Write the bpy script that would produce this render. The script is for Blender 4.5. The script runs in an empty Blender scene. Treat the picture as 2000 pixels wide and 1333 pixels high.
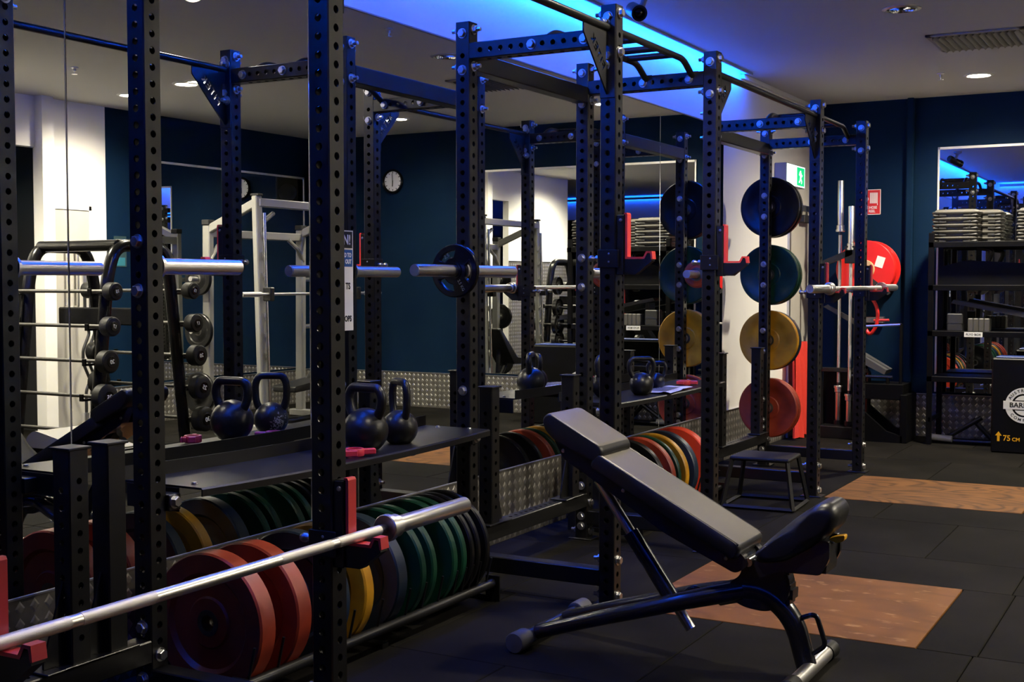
import bpy, math, random
from mathutils import Vector, Matrix
random.seed(7)
PI = math.pi
S = bpy.context.scene
COL = S.collection

# ------------------------------------------------------------------ camera, world, exposure
cam_d = bpy.data.cameras.new('camera'); cam = bpy.data.objects.new('camera', cam_d); COL.objects.link(cam)
cam.location = (3.385, 0.0, 1.431)
cam.rotation_euler = (math.radians(90 - 2.71), 0, math.radians(29.23))
cam_d.sensor_width = 36.0; cam_d.lens = 2440.0 / 2000.0 * 36.0
cam_d.clip_start = 0.05; cam_d.clip_end = 100
S.camera = cam
wd = bpy.data.worlds.new('world'); S.world = wd; wd.use_nodes = True
wd.node_tree.nodes['Background'].inputs[0].default_value = (0.55, 0.6, 0.8, 1)
wd.node_tree.nodes['Background'].inputs[1].default_value = 0.0015
S.view_settings.view_transform = 'Standard'; S.view_settings.look = 'None'
S.view_settings.gamma = 1.0; S.view_settings.use_curve_mapping = False
S.view_settings.exposure = 0.0
LED_STRENGTH = 270.0        # blue cove strips
LAMP_W = 230.0              # ceiling downlights
# ------------------------------------------------------------------ place constants
XF, XB = 1.090, 0.354      # rack front and back post planes
YA0, YA1 = 1.743, 2.978    # rack A
YB0, YB1 = 4.987, 6.240    # rack B
YC0, YC1 = 8.217, 9.443    # rack C
HP = 2.619                 # post height
PW = 0.075                 # post width
HP2 = PW / 2
FAR, CEIL, WR = 11.93, 3.12, 6.00
MT, KB = 2.648, 0.40       # mirror top, kickboard top
REAR = -4.0

# ------------------------------------------------------------------ materials
MATS = {}
def mat(name, col=(.5, .5, .5), rough=.5, metal=0., noise=None, bump=None, emit=None, coat=0., spec=.5):
    m = bpy.data.materials.new(name); m.use_nodes = True
    nt = m.node_tree; b = nt.nodes['Principled BSDF']
    b.inputs['Base Color'].default_value = (*col, 1); b.inputs['Roughness'].default_value = rough
    b.inputs['Metallic'].default_value = metal; b.inputs['Specular IOR Level'].default_value = spec
    if coat: b.inputs['Coat Weight'].default_value = coat; b.inputs['Coat Roughness'].default_value = .15
    if emit: b.inputs['Emission Color'].default_value = (*emit[0], 1); b.inputs['Emission Strength'].default_value = emit[1]
    tc = nt.nodes.new('ShaderNodeTexCoord')
    if noise:   # (scale, colour b, contrast lo, hi, stretch)
        sc, c2, lo, hi = noise[:4]; st = noise[4] if len(noise) > 4 else (1, 1, 1)
        mp = nt.nodes.new('ShaderNodeMapping'); mp.inputs['Scale'].default_value = st
        nz = nt.nodes.new('ShaderNodeTexNoise'); nz.inputs['Scale'].default_value = sc; nz.inputs['Detail'].default_value = 6
        rp = nt.nodes.new('ShaderNodeValToRGB'); rp.color_ramp.elements[0].position = lo; rp.color_ramp.elements[1].position = hi
        rp.color_ramp.elements[0].color = (*col, 1); rp.color_ramp.elements[1].color = (*c2, 1)
        nt.links.new(tc.outputs['Object'], mp.inputs[0]); nt.links.new(mp.outputs[0], nz.inputs['Vector'])
        nt.links.new(nz.outputs['Fac'], rp.inputs[0]); nt.links.new(rp.outputs[0], b.inputs['Base Color'])
    if bump:    # (scale, strength, dist)
        nb = nt.nodes.new('ShaderNodeTexNoise'); nb.inputs['Scale'].default_value = bump[0]; nb.inputs['Detail'].default_value = 4
        bp = nt.nodes.new('ShaderNodeBump'); bp.inputs['Strength'].default_value = bump[1]; bp.inputs['Distance'].default_value = bump[2]
        nt.links.new(tc.outputs['Object'], nb.inputs['Vector']); nt.links.new(nb.outputs['Fac'], bp.inputs['Height'])
        nt.links.new(bp.outputs[0], b.inputs['Normal'])
    MATS[name] = m
    return m
mat('steel_black', (.0045, .0045, .0045), .36, bump=(420, .12, .001), spec=.5)
mat('stool_black', (.006, .006, .0063), .5, spec=.2)
mat('steel_satin', (.010, .010, .011), .30, bump=(300, .05, .001), spec=.4)
mat('gloss_black', (.004, .004, .0045), .22, spec=.3)
mat('rubber_black', (.005, .005, .0053), .5, bump=(180, .15, .001), spec=.3)
mat('iron_black', (.006, .006, .0065), .34, noise=(40, (.011, .011, .011), .4, .7), bump=(120, .25, .001), spec=.4)
mat('zinc', (.62, .62, .62), .30, 1., bump=(150, .1, .001))
mat('chrome', (.80, .80, .81), .20, 1.)
mat('chrome_satin', (.80, .79, .77), .32, 1., bump=(60, .03, .001))
mat('knurl', (.68, .66, .63), .50, 1., bump=(900, .6, .001))
mat('bar_grey', (.13, .126, .12), .42, .9)
mat('black_deep', (.0022, .0022, .0025), .5, spec=.10)
mat('black_vinyl', (.004, .004, .0045), .45, spec=.12, bump=(500, .1, .0006))
mat('bar_dark', (.06, .06, .065), .4, .8)  # dark grey metal for bushings and curl bars
mat('uhmw_red', (.62, .045, .04), .40)
mat('plastic_red', (.55, .03, .06), .40)
mat('plate_red', (.30, .034, .009), .46, noise=(7, (.19, .019, .006), .4, .65), bump=(90, .12, .001))
mat('plate_red_bright', (.62, .05, .02), .30, bump=(90, .1, .001))
mat('plate_yellow', (.52, .25, .008), .38, noise=(9, (.38, .17, .006), .4, .65), bump=(90, .1, .001))
mat('plate_blue', (.010, .022, .042), .36, noise=(9, (.007, .015, .030), .4, .65), bump=(90, .1, .001))
mat('plate_green', (.004, .040, .020), .36, noise=(9, (.003, .028, .014), .4, .65), bump=(90, .1, .001), spec=.35)
mat('plate_black', (.006, .006, .0062), .30, bump=(90, .1, .001), spec=.3)
mat('vinyl', (.012, .012, .013), .36, bump=(700, .18, .0006), spec=.4)
mat('vinyl_top_sheen', (.092, .084, .066), .48, noise=(3, (.125, .114, .090), .35, .7), bump=(500, .25, .0006))  # black vinyl with the ceiling light's sheen put into its colour
mat('paint_bench', (.012, .012, .014), .22, coat=.3)
mat('rubber_grey', (.055, .055, .058), .6, bump=(60, .2, .001))
mat('wall_white', (.80, .78, .74), .75, bump=(70, .06, .001))
mat('wall_navy', (.0032, .014, .036), .6, noise=(1.3, (.0045, .0175, .042), .35, .7), bump=(60, .08, .001), spec=.05)
mat('ceiling_white', (.50, .49, .485), .85, bump=(90, .06, .001))
mat('door_paint', (.50, .475, .43), .5)
mat('alu', (.55, .55, .54), .35, .9)
mat('checker', (.25, .235, .21), .50, .75, noise=(14, (.16, .15, .136), .35, .7), bump=(160, .2, .001))
mat('checker_worn', (.56, .54, .49), .36, .8, noise=(30, (.44, .42, .38), .35, .7), bump=(260, .35, .001))
mat('frame_silver', (.30, .295, .275), .42, .35)
mat('frame_trim', (.70, .68, .62), .4, .3)
mat('white_plastic', (.75, .75, .74), .45)
mat('grey_plastic', (.22, .22, .23), .5)
mat('grey_dark', (.022, .022, .024), .5)
mat('paper', (.78, .78, .77), .8)
mat('ink', (.012, .012, .013), .8)
mat('ink_blue', (.010, .085, .30), .7)
mat('ink_teal', (.02, .16, .22), .7)
mat('sign_red', (.60, .02, .018), .5)
mat('sign_teal', (.02, .05, .06), .6)
mat('yellow', (.85, .42, .01), .4)
mat('towel_red', (.66, .035, .018), .85, bump=(220, .4, .002))
mat('hose_red', (.70, .018, .015), .35, coat=.3)
mat('hose_hub', (.62, .40, .20), .5)
mat('step_grey', (.075, .071, .063), .48, bump=(150, .15, .001))
mat('step_dark', (.03, .03, .03), .5)
mat('blue_mat', (.01, .03, .16), .5)
mat('pink', (.50, .06, .22), .45)
mat('band_red', (.50, .012, .015), .5)
mat('fabric_grey', (.30, .29, .27), .9)
mat('grille', (.26, .24, .22), .6)
mat('cork', (.40, .27, .13), .8)
mat('lamp_on', (.9, .9, .9), .4, emit=((1.0, .86, .66), 30.))
mat('led_blue', (.0, .0, .0), .5, emit=((.002, .085, 1.0), LED_STRENGTH))
mat('led_blue_rear', (.0, .0, .0), .5, emit=((.003, .075, 1.0), LED_STRENGTH * .18))
mat('exit_white', (.8, .85, .8), .5, emit=((.80, 1.0, .88), 2.2))
mat('exit_green', (.02, .5, .2), .5, emit=((.0, .50, .16), 1.2))
mat('tube_light', (.7, .8, .8), .5, emit=((.55, .85, 1.0), 1.6))
def mirror_mat():
    m = bpy.data.materials.new('mirror'); m.use_nodes = True; nt = m.node_tree; nt.nodes.clear()
    o = nt.nodes.new('ShaderNodeOutputMaterial'); g = nt.nodes.new('ShaderNodeBsdfGlossy')
    g.inputs['Color'].default_value = (.86, .88, .86, 1); g.inputs['Roughness'].default_value = 0.0
    nt.links.new(g.outputs[0], o.inputs[0]); MATS['mirror'] = m
mirror_mat()
def rubber_mat():
    m = mat('rubber_floor', (.018, .0175, .017), .85, spec=.04)
    nt = m.node_tree; b = nt.nodes['Principled BSDF']; tc = nt.nodes['Texture Coordinate']
    n1 = nt.nodes.new('ShaderNodeTexNoise'); n1.inputs['Scale'].default_value = 1.6; n1.inputs['Detail'].default_value = 5
    r1 = nt.nodes.new('ShaderNodeValToRGB'); r1.color_ramp.elements[0].color = (.0062, .0058, .0050, 1); r1.color_ramp.elements[1].color = (.0135, .0122, .0104, 1)
    r1.color_ramp.elements[0].position = .35; r1.color_ramp.elements[1].position = .72
    v = nt.nodes.new('ShaderNodeTexVoronoi'); v.inputs['Scale'].default_value = 140
    r2 = nt.nodes.new('ShaderNodeValToRGB'); r2.color_ramp.elements[0].position = .0; r2.color_ramp.elements[1].position = .06
    r2.color_ramp.elements[0].color = (.045, .042, .04, 1); r2.color_ramp.elements[1].color = (0, 0, 0, 1)
    ad = nt.nodes.new('ShaderNodeMixRGB'); ad.blend_type = 'ADD'; ad.inputs[0].default_value = .5
    nt.links.new(tc.outputs['Object'], n1.inputs['Vector']); nt.links.new(tc.outputs['Object'], v.inputs['Vector'])
    nt.links.new(n1.outputs['Fac'], r1.inputs[0]); nt.links.new(v.outputs['Distance'], r2.inputs[0])
    nt.links.new(r1.outputs[0], ad.inputs[1]); nt.links.new(r2.outputs[0], ad.inputs[2]); nt.links.new(ad.outputs[0], b.inputs['Base Color'])
    nb = nt.nodes.new('ShaderNodeTexNoise'); nb.inputs['Scale'].default_value = 220
    bp = nt.nodes.new('ShaderNodeBump'); bp.inputs['Strength'].default_value = .25; bp.inputs['Distance'].default_value = .002
    nt.links.new(tc.outputs['Object'], nb.inputs['Vector']); nt.links.new(nb.outputs['Fac'], bp.inputs['Height']); nt.links.new(bp.outputs[0], b.inputs['Normal'])
rubber_mat()
def ply_mat(name, c0, c1, scuff, rings, lo):
    m = mat(name, (.42, .21, .09), .65, spec=.15)
    nt = m.node_tree; b = nt.nodes['Principled BSDF']; tc = nt.nodes['Texture Coordinate']
    mp = nt.nodes.new('ShaderNodeMapping'); mp.inputs['Scale'].default_value = (.55, 1.6, 1)
    n1 = nt.nodes.new('ShaderNodeTexNoise'); n1.inputs['Scale'].default_value = 1.3; n1.inputs['Detail'].default_value = 2; n1.inputs['Distortion'].default_value = .6
    mul = nt.nodes.new('ShaderNodeMath'); mul.operation = 'MULTIPLY'; mul.inputs[1].default_value = rings
    fr = nt.nodes.new('ShaderNodeMath'); fr.operation = 'PINGPONG'; fr.inputs[1].default_value = 1.0
    r1 = nt.nodes.new('ShaderNodeValToRGB'); r1.color_ramp.elements[0].color = (*c0, 1); r1.color_ramp.elements[1].color = (*c1, 1)
    r1.color_ramp.elements[0].position = .0; r1.color_ramp.elements[1].position = .55
    n2 = nt.nodes.new('ShaderNodeTexNoise'); n2.inputs['Scale'].default_value = 4; n2.inputs['Detail'].default_value = 6
    r2 = nt.nodes.new('ShaderNodeValToRGB'); r2.color_ramp.elements[0].color = (.52, .50, .48, 1); r2.color_ramp.elements[1].color = (1.30, 1.25, 1.18, 1)
    mx = nt.nodes.new('ShaderNodeMixRGB'); mx.blend_type = 'MULTIPLY'; mx.inputs[0].default_value = 1
    nt.links.new(tc.outputs['Object'], mp.inputs[0]); nt.links.new(mp.outputs[0], n1.inputs['Vector']); nt.links.new(tc.outputs['Object'], n2.inputs['Vector'])
    nt.links.new(n1.outputs['Fac'], mul.inputs[0]); nt.links.new(mul.outputs[0], fr.inputs[0]); nt.links.new(fr.outputs[0], r1.inputs[0])
    nt.links.new(n2.outputs['Fac'], r2.inputs[0]); nt.links.new(r1.outputs[0], mx.inputs[1]); nt.links.new(r2.outputs[0], mx.inputs[2])
    # pale scuffs
    n3 = nt.nodes.new('ShaderNodeTexNoise'); n3.inputs['Scale'].default_value = 9; n3.inputs['Detail'].default_value = 8
    mp3 = nt.nodes.new('ShaderNodeMapping'); mp3.inputs['Scale'].default_value = (1, 1.8, 1)
    r3 = nt.nodes.new('ShaderNodeValToRGB'); r3.color_ramp.elements[0].position = lo; r3.color_ramp.elements[1].position = lo + .12
    r3.color_ramp.elements[0].color = (0, 0, 0, 1); r3.color_ramp.elements[1].color = (1, 1, 1, 1)
    m3 = nt.nodes.new('ShaderNodeMixRGB'); m3.inputs[2].default_value = (*scuff, 1)
    nt.links.new(tc.outputs['Object'], mp3.inputs[0]); nt.links.new(mp3.outputs[0], n3.inputs['Vector']); nt.links.new(n3.outputs['Fac'], r3.inputs[0])
    nt.links.new(r3.outputs[0], m3.inputs[0]); nt.links.new(mx.outputs[0], m3.inputs[1]); nt.links.new(m3.outputs[0], b.inputs['Base Color'])
ply_mat('plywood', (.060, .023, .005), (.165, .070, .017), (.26, .14, .06), 46, .66)
ply_mat('plywood_scuffed', (.105, .042, .011), (.140, .058, .015), (.24, .13, .056), 14, .60)

# ------------------------------------------------------------------ mesh builder
class MB:
    def __init__(s): s.v = []; s.f = []
    def add(s, vs, fs):
        o = len(s.v); s.v += [tuple(p) for p in vs]; s.f += [tuple(i + o for i in f) for f in fs]; return s
    def box(s, x0, x1, y0, y1, z0, z1, c=0.0):
        if c <= 0:
            vs = [(x, y, z) for z in (z0, z1) for y in (y0, y1) for x in (x0, x1)]
            return s.add(vs, [(0, 2, 3, 1), (4, 5, 7, 6), (0, 1, 5, 4), (2, 6, 7, 3), (0, 4, 6, 2), (1, 3, 7, 5)])
        c = min(c, abs(x1 - x0) / 2.01, abs(y1 - y0) / 2.01, abs(z1 - z0) / 2.01)
        X = (x0, x1); Y = (y0, y1); Z = (z0, z1); vs = []; idx = {}
        def sg(a, i, cc): return a[i] + (cc if i == 0 else -cc)
        for i in (0, 1):
            for j in (0, 1):
                for k in (0, 1):
                    idx[i, j, k, 0] = len(vs); vs.append((X[i], sg(Y, j, c), sg(Z, k, c)))
                    idx[i, j, k, 1] = len(vs); vs.append((sg(X, i, c), Y[j], sg(Z, k, c)))
                    idx[i, j, k, 2] = len(vs); vs.append((sg(X, i, c), sg(Y, j, c), Z[k]))
        fs = []
        for i in (0, 1): fs.append([idx[i, 0, 0, 0], idx[i, 1, 0, 0], idx[i, 1, 1, 0], idx[i, 0, 1, 0]])
        for j in (0, 1): fs.append([idx[0, j, 0, 1], idx[1, j, 0, 1], idx[1, j, 1, 1], idx[0, j, 1, 1]])
        for k in (0, 1): fs.append([idx[0, 0, k, 2], idx[1, 0, k, 2], idx[1, 1, k, 2], idx[0, 1, k, 2]])
        for i in (0, 1):
            for j in (0, 1): fs.append([idx[i, j, 0, 0], idx[i, j, 1, 0], idx[i, j, 1, 1], idx[i, j, 0, 1]])
            for k in (0, 1): fs.append([idx[i, 0, k, 0], idx[i, 1, k, 0], idx[i, 1, k, 2], idx[i, 0, k, 2]])
        for j in (0, 1):
            for k in (0, 1): fs.append([idx[0, j, k, 1], idx[1, j, k, 1], idx[1, j, k, 2], idx[0, j, k, 2]])
        for i in (0, 1):
            for j in (0, 1):
                for k in (0, 1): fs.append([idx[i, j, k, 0], idx[i, j, k, 1], idx[i, j, k, 2]])
        return s.add(vs, fs)
    def tube(s, pts, r, n=12, caps=True, rs=None):
        pts = [Vector(p) for p in pts]; m = len(pts); ring = []
        t0 = (pts[1] - pts[0]).normalized(); up = Vector((0, 0, 1)) if abs(t0.z) < .9 else Vector((1, 0, 0))
        nrm = t0.cross(up).normalized(); vs = []; fs = []
        prev = t0
        for i, p in enumerate(pts):
            t = (pts[min(i + 1, m - 1)] - pts[max(i - 1, 0)]).normalized()
            ax = prev.cross(t)
            if ax.length > 1e-6: nrm = Matrix.Rotation(prev.angle(t), 3, ax.normalized()) @ nrm
            prev = t; b = t.cross(nrm).normalized(); nrm = b.cross(t).normalized()
            rr = rs[i] if rs else r
            for k in range(n):
                a = 2 * PI * k / n; vs.append(p + (nrm * math.cos(a) + b * math.sin(a)) * rr)
        for i in range(m - 1):
            for k in range(n):
                a = i * n + k; c = i * n + (k + 1) % n; fs.append((a, c, c + n, a + n))
        if caps: fs.append(tuple(range(n - 1, -1, -1))); fs.append(tuple((m - 1) * n + k for k in range(n)))
        return s.add(vs, fs)
    def cyl(s, p0, p1, r, n=16): return s.tube([p0, p1], r, n)
    def lathe(s, prof, n=32, axis='z', o=(0, 0, 0)):
        # prof = [(r, h)...]; axis of revolution through o
        vs = []; fs = []; m = len(prof)
        for (r, h) in prof:
            for k in range(n):
                a = 2 * PI * k / n; c, d = r * math.cos(a), r * math.sin(a)
                q = {'z': (c, d, h), 'y': (c, h, d), 'x': (h, c, d)}[axis]
                vs.append((q[0] + o[0], q[1] + o[1], q[2] + o[2]))
        for i in range(m - 1):
            for k in range(n):
                a = i * n + k; b = i * n + (k + 1) % n; fs.append((a, b, b + n, a + n))
        if prof[0][0] > 1e-6: fs.append(tuple(range(n - 1, -1, -1)))
        if prof[-1][0] > 1e-6: fs.append(tuple((m - 1) * n + k for k in range(n)))
        return s.add(vs, fs)
    def ring_lathe(s, prof, n=32, axis='y', o=(0, 0, 0)):
        # closed profile loop -> torus-like solid
        vs = []; fs = []; m = len(prof)
        for (r, h) in prof:
            for k in range(n):
                a = 2 * PI * k / n; c, d = r * math.cos(a), r * math.sin(a)
                q = {'z': (c, d, h), 'y': (c, h, d), 'x': (h, c, d)}[axis]
                vs.append((q[0] + o[0], q[1] + o[1], q[2] + o[2]))
        for i in range(m):
            j = (i + 1) % m
            for k in range(n):
                kk = (k + 1) % n; fs.append((i * n + k, i * n + kk, j * n + kk, j * n + k))
        return s.add(vs, fs)
    def prism(s, poly, a0, a1, plane='xz'):
        # polygon extruded along the remaining axis from a0 to a1
        n = len(poly)
        def P(p, a): return {'xz': (p[0], a, p[1]), 'yz': (a, p[0], p[1]), 'xy': (p[0], p[1], a)}[plane]
        vs = [P(p, a0) for p in poly] + [P(p, a1) for p in poly]
        fs = [tuple(range(n - 1, -1, -1)), tuple(range(n, 2 * n))] + [(i, (i + 1) % n, (i + 1) % n + n, i + n) for i in range(n)]
        return s.add(vs, fs)
    def xf(s, M): s.v = [tuple(M @ Vector(p)) for p in s.v]; return s
    def build(s, name, m, parent=None, smooth=35, loc=None):
        me = bpy.data.meshes.new(name); me.from_pydata(s.v, [], s.f); me.validate(); me.update()
        import bmesh
        bm = bmesh.new(); bm.from_mesh(me); bmesh.ops.recalc_face_normals(bm, faces=bm.faces[:]); bm.to_mesh(me); bm.free()
        if smooth:
            me.polygons.foreach_set('use_smooth', [True] * len(me.polygons)); me.set_sharp_from_angle(angle=math.radians(smooth))
        me.materials.append(MATS[m])
        o = bpy.data.objects.new(name, me); COL.objects.link(o)
        if parent: o.parent = parent
        if loc: o.location = loc
        return o
def inst(src, name, parent=None, loc=(0, 0, 0), rot=(0, 0, 0), m=None):
    o = bpy.data.objects.new(name, src.data if hasattr(src, 'data') else src); COL.objects.link(o)
    if parent: o.parent = parent
    o.location = loc; o.rotation_euler = rot
    if m: o.material_slots[0].link = 'OBJECT'; o.material_slots[0].material = MATS[m]
    return o
def tag(o, label, cat, group=None):
    o['label'] = label; o['category'] = cat
    if group: o['group'] = group
    return o
def struct(o, label=None):
    o['kind'] = 'structure'
    if label: o['label'] = label
    return o
def thing(name, label, cat, loc=(0, 0, 0), rz=0., group=None):
    o = bpy.data.objects.new(name, None); COL.objects.link(o); o.empty_display_size = .1
    o.location = loc; o.rotation_euler = (0, 0, rz); return tag(o, label, cat, group)
def copy_tree(o, parent=None, **kw):
    c = o.copy(); COL.objects.link(c)
    if parent is not None: c.parent = parent
    for k, v in kw.items(): c[k] = v
    for ch in list(o.children): copy_tree(ch, c)
    return c
def fillet(pts, r, n=6):
    pts = [Vector(p) for p in pts]; out = [pts[0]]
    for i in range(1, len(pts) - 1):
        a, b, c = pts[i - 1], pts[i], pts[i + 1]
        u = (a - b); w = (c - b); d = min(r, u.length * .49, w.length * .49)
        p0 = b + u.normalized() * d; p1 = b + w.normalized() * d
        for k in range(n + 1):
            t = k / n; out.append(p0 * (1 - t) ** 2 + b * 2 * t * (1 - t) + p1 * t * t)
    out.append(pts[-1]); return out
def text_mesh(txt, size, depth=.001, align='CENTER', bold=0.0, squeeze=1.0):
    cu = bpy.data.curves.new('txt', 'FONT'); cu.body = txt; cu.size = size; cu.extrude = depth; cu.align_x = align; cu.align_y = 'CENTER'; cu.offset = bold
    cu.resolution_u = 3
    o = bpy.data.objects.new('txt', cu); COL.objects.link(o)
    dg = bpy.context.evaluated_depsgraph_get(); me = bpy.data.meshes.new_from_object(o.evaluated_get(dg))
    bpy.data.objects.remove(o); bpy.data.curves.remove(cu)
    if squeeze != 1.0:
        for v in me.vertices: v.co.x *= squeeze
    return me
def text_obj(name, txt, size, m, parent, M, **kw):
    me = text_mesh(txt, size, **kw); me.transform(M); me.materials.clear(); me.materials.append(MATS[m])
    o = bpy.data.objects.new(name, me); COL.objects.link(o); o.parent = parent; return o
def face_plusx(x, y, z):   # text plane facing +x, reading along +y
    return Matrix.Translation((x, y, z)) @ Matrix(((0, 0, 1, 0), (1, 0, 0, 0), (0, 1, 0, 0), (0, 0, 0, 1)))
def face_minusy(x, y, z):  # facing -y, reading along +x
    return Matrix.Translation((x, y, z)) @ Matrix(((1, 0, 0, 0), (0, 0, -1, 0), (0, 1, 0, 0), (0, 0, 0, 1)))
def face_minusx(x, y, z):  # facing -x, reading along -y
    return Matrix.Translation((x, y, z)) @ Matrix(((0, 0, -1, 0), (-1, 0, 0, 0), (0, 1, 0, 0), (0, 0, 0, 1)))
def flat_shape(name, loops, depth, m, parent, M, bevel=0.0):
    # filled 2D curve with holes, extruded
    cu = bpy.data.curves.new('shape', 'CURVE'); cu.dimensions = '2D'; cu.fill_mode = 'BOTH'; cu.extrude = depth; cu.bevel_depth = bevel
    for lp in loops:
        sp = cu.splines.new('POLY'); sp.points.add(len(lp) - 1); sp.use_cyclic_u = True
        for i, p in enumerate(lp): sp.points[i].co = (p[0], p[1], 0, 1)
    o = bpy.data.objects.new('shape', cu); COL.objects.link(o)
    dg = bpy.context.evaluated_depsgraph_get(); me = bpy.data.meshes.new_from_object(o.evaluated_get(dg))
    bpy.data.objects.remove(o); bpy.data.curves.remove(cu)
    me.name = name; me.transform(M); me.materials.clear(); me.materials.append(MATS[m])
    r = bpy.data.objects.new(name, me); COL.objects.link(r)
    if parent: r.parent = parent
    return r
def perf_tube(L, w=PW, pitch=.0535, r=.0122, z0=.03, n=12, ch=.004, t=.005, sides=(0, 1, 2, 3)):
    """square tube along z with a row of real round holes on each side"""
    mb = MB(); h = w / 2; hw = h - ch
    cells = int((L - 2 * z0) / pitch) - 1
    def side(k, u, z, d=0.0):
        q = h - d
        return [(u, -q, z), (q, u, z), (-u, q, z), (-q, -u, z)][k]
    for k in range(4):
        o_ = z0 + (pitch / 2 if k % 2 else 0); zs = [0.0] + [o_ + i * pitch for i in range(cells + 1)] + [L]
        for i in range(len(zs) - 1):
            a, b = zs[i], zs[i + 1]; mid = 0 < i < len(zs) - 2 and k in sides
            if not mid:
                mb.add([side(k, -hw, a), side(k, hw, a), side(k, hw, b), side(k, -hw, b)], [(0, 1, 2, 3)]); continue
            zc = (a + b) / 2; vs = []; ring = []; inner = []
            hz = (b - a) / 2
            for j in range(n):
                an = 2 * PI * (j + .5) / n; c, s_ = math.cos(an), math.sin(an)
                sc = min(hw / abs(c) if abs(c) > 1e-6 else 9, hz / abs(s_) if abs(s_) > 1e-6 else 9)
                vs.append((c * sc, s_ * sc))
            # snap the nearest rays onto the cell corners so that cells tile
            for cx, cz in ((hw, hz), (-hw, hz), (-hw, -hz), (hw, -hz)):
                j = min(range(n), key=lambda q: (vs[q][0] - cx) ** 2 + (vs[q][1] - cz) ** 2); vs[j] = (cx, cz)
            P = [side(k, u, zc + z) for u, z in vs]
            P += [side(k, r * math.cos(2 * PI * (j + .5) / n), zc + r * math.sin(2 * PI * (j + .5) / n)) for j in range(n)]
            P += [side(k, r * math.cos(2 * PI * (j + .5) / n), zc + r * math.sin(2 * PI * (j + .5) / n), t) for j in range(n)]
            F = []
            for j in range(n):
                jj = (j + 1) % n; F += [(j, jj, n + jj, n + j), (n + j, n + jj, 2 * n + jj, 2 * n + j)]
            mb.add(P, F)
        A = side(k, hw, 0); B = side((k + 1) % 4, -hw, 0)
        mb.add([A, B, (B[0], B[1], L), (A[0], A[1], L)], [(0, 1, 2, 3)])
    cp = [(hw, -h), (h, -hw), (h, hw), (hw, h), (-hw, h), (-h, hw), (-h, -hw), (-hw, -h)]
    for z in (0, L): mb.add([(x, y, z) for x, y in cp], [tuple(range(8))])
    return mb
def mesh_only(o):
    me = o.data; bpy.data.objects.remove(o); return me

# ------------------------------------------------------------------ the room
fl = MB().box(0, 9.0, REAR, FAR, -.12, -.020).build('floor', 'ink', smooth=0); struct(fl, 'black rubber tiled gym floor')
rows = [-4.0, -3.0, -2.0, -1.0, 0.0, 1.0, 2.0, 3.0, 4.0, 4.975, 6.044, 6.641, 7.637, 8.214, 9.285, 10.28, 11.28, 11.93]
PLY = [(1.178, 2.408, 4.975, 6.044), (1.165, 2.395, 8.214, 9.285)]
tile_cache = {}
for ri in range(len(rows) - 1):
    y0, y1 = rows[ri], rows[ri + 1]
    off = .118 if ri % 2 else .62
    xs = [0.0] + [off + i for i in range(0, 6)] + [6.0]
    if y0 == 4.975: xs = [0.0, .55, 1.178, 2.408, 2.636, 3.636, 4.636, 6.0]
    if y0 == 8.214: xs = [0.0, .55, 1.165, 2.395, 3.1, 4.1, 5.1, 6.0]
    xs = [x for x in xs if x <= 6.0]
    for a, b in zip(xs[:-1], xs[1:]):
        if b - a < .06: continue
        if any(abs(a - p[0]) < .01 and abs(y0 - p[2]) < .01 for p in PLY): continue
        key = (round(b - a, 3), round(y1 - y0, 3))
        if key not in tile_cache:
            g = .0022
            tile_cache[key] = mesh_only(MB().box(g, key[0] - g, g, key[1] - g, -.02, 0, .003).build('tile', 'rubber_floor'))
        inst(tile_cache[key], 'tile', fl, (a, y0, 0))
# other floor beyond the opening on the right
struct(MB().box(6.0, 9.0, REAR, 8.2, -.019, -.001).build('floor_side', 'rubber_floor', smooth=0), 'dark floor of the side room')
PLABEL = ['scuffed brown plywood sheet let into the floor under the weight bench', 'wavy-grained plywood sheet let into the floor beside the farthest rack']
for (a, b, c, d), lb, pm in zip(PLY, PLABEL, ('plywood_scuffed', 'plywood')):
    o = MB().box(.003, b - a - .003, .003, d - c - .003, -.02, .0015, .002).build('plywood_inlay', pm, loc=(a, c, 0)); tag(o, lb, 'plywood')
    o.rotation_euler = (0, 0, 0)
o = MB().box(.003, 1.227, .003, 1.066, -.0005, .0012, .0005).build('plywood_inlay', 'plywood', loc=(1.17, 1.7, 0)); tag(o, 'plywood sheet on the floor beside the nearest rack', 'plywood')

CE = 0.10
ce = MB().box(CE, 9.0, REAR, FAR + .1, CEIL, CEIL + .1)
ce.box(0, CE, 9.85, FAR + .1, CEIL, CEIL + .1)
ce.box(-.1, CE, REAR, 9.85, CEIL + .10, CEIL + .2)
struct(ce.build('ceiling', 'ceiling_white', smooth=0), 'pale plaster ceiling with a recessed blue light cove')
wl = struct(MB().box(-.1, 0, REAR, FAR + .1, 0, CEIL + .1).build('wall_left', 'wall_white', smooth=0), 'white wall behind the mirrors and racks')
wf = struct(MB().box(0, 6.1, FAR, FAR + .1, 0, CEIL + .1).build('wall_far', 'wall_navy', smooth=0), 'dark navy wall at the far end of the gym')
wr = struct(MB().box(WR, WR + .1, 8.69, FAR, 0, CEIL + .1).build('wall_right', 'wall_navy', smooth=0), 'dark navy wall on the right')
struct(MB().box(WR, WR + .1, 7.92, 8.69, 0, CEIL + .1).box(WR, WR + .1, 5.2, 7.2, 0, CEIL + .1).box(WR, WR + .1, 7.2, 7.92, 2.66, CEIL + .1).build('wall_right_white', 'wall_white', smooth=0), 'white wall with a doorway on the right')
struct(MB().box(WR - .10, WR + .02, 7.86, 7.99, 0, CEIL).build('trim_1', 'wall_white', smooth=0), 'white pilaster beside the doorway')
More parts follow.
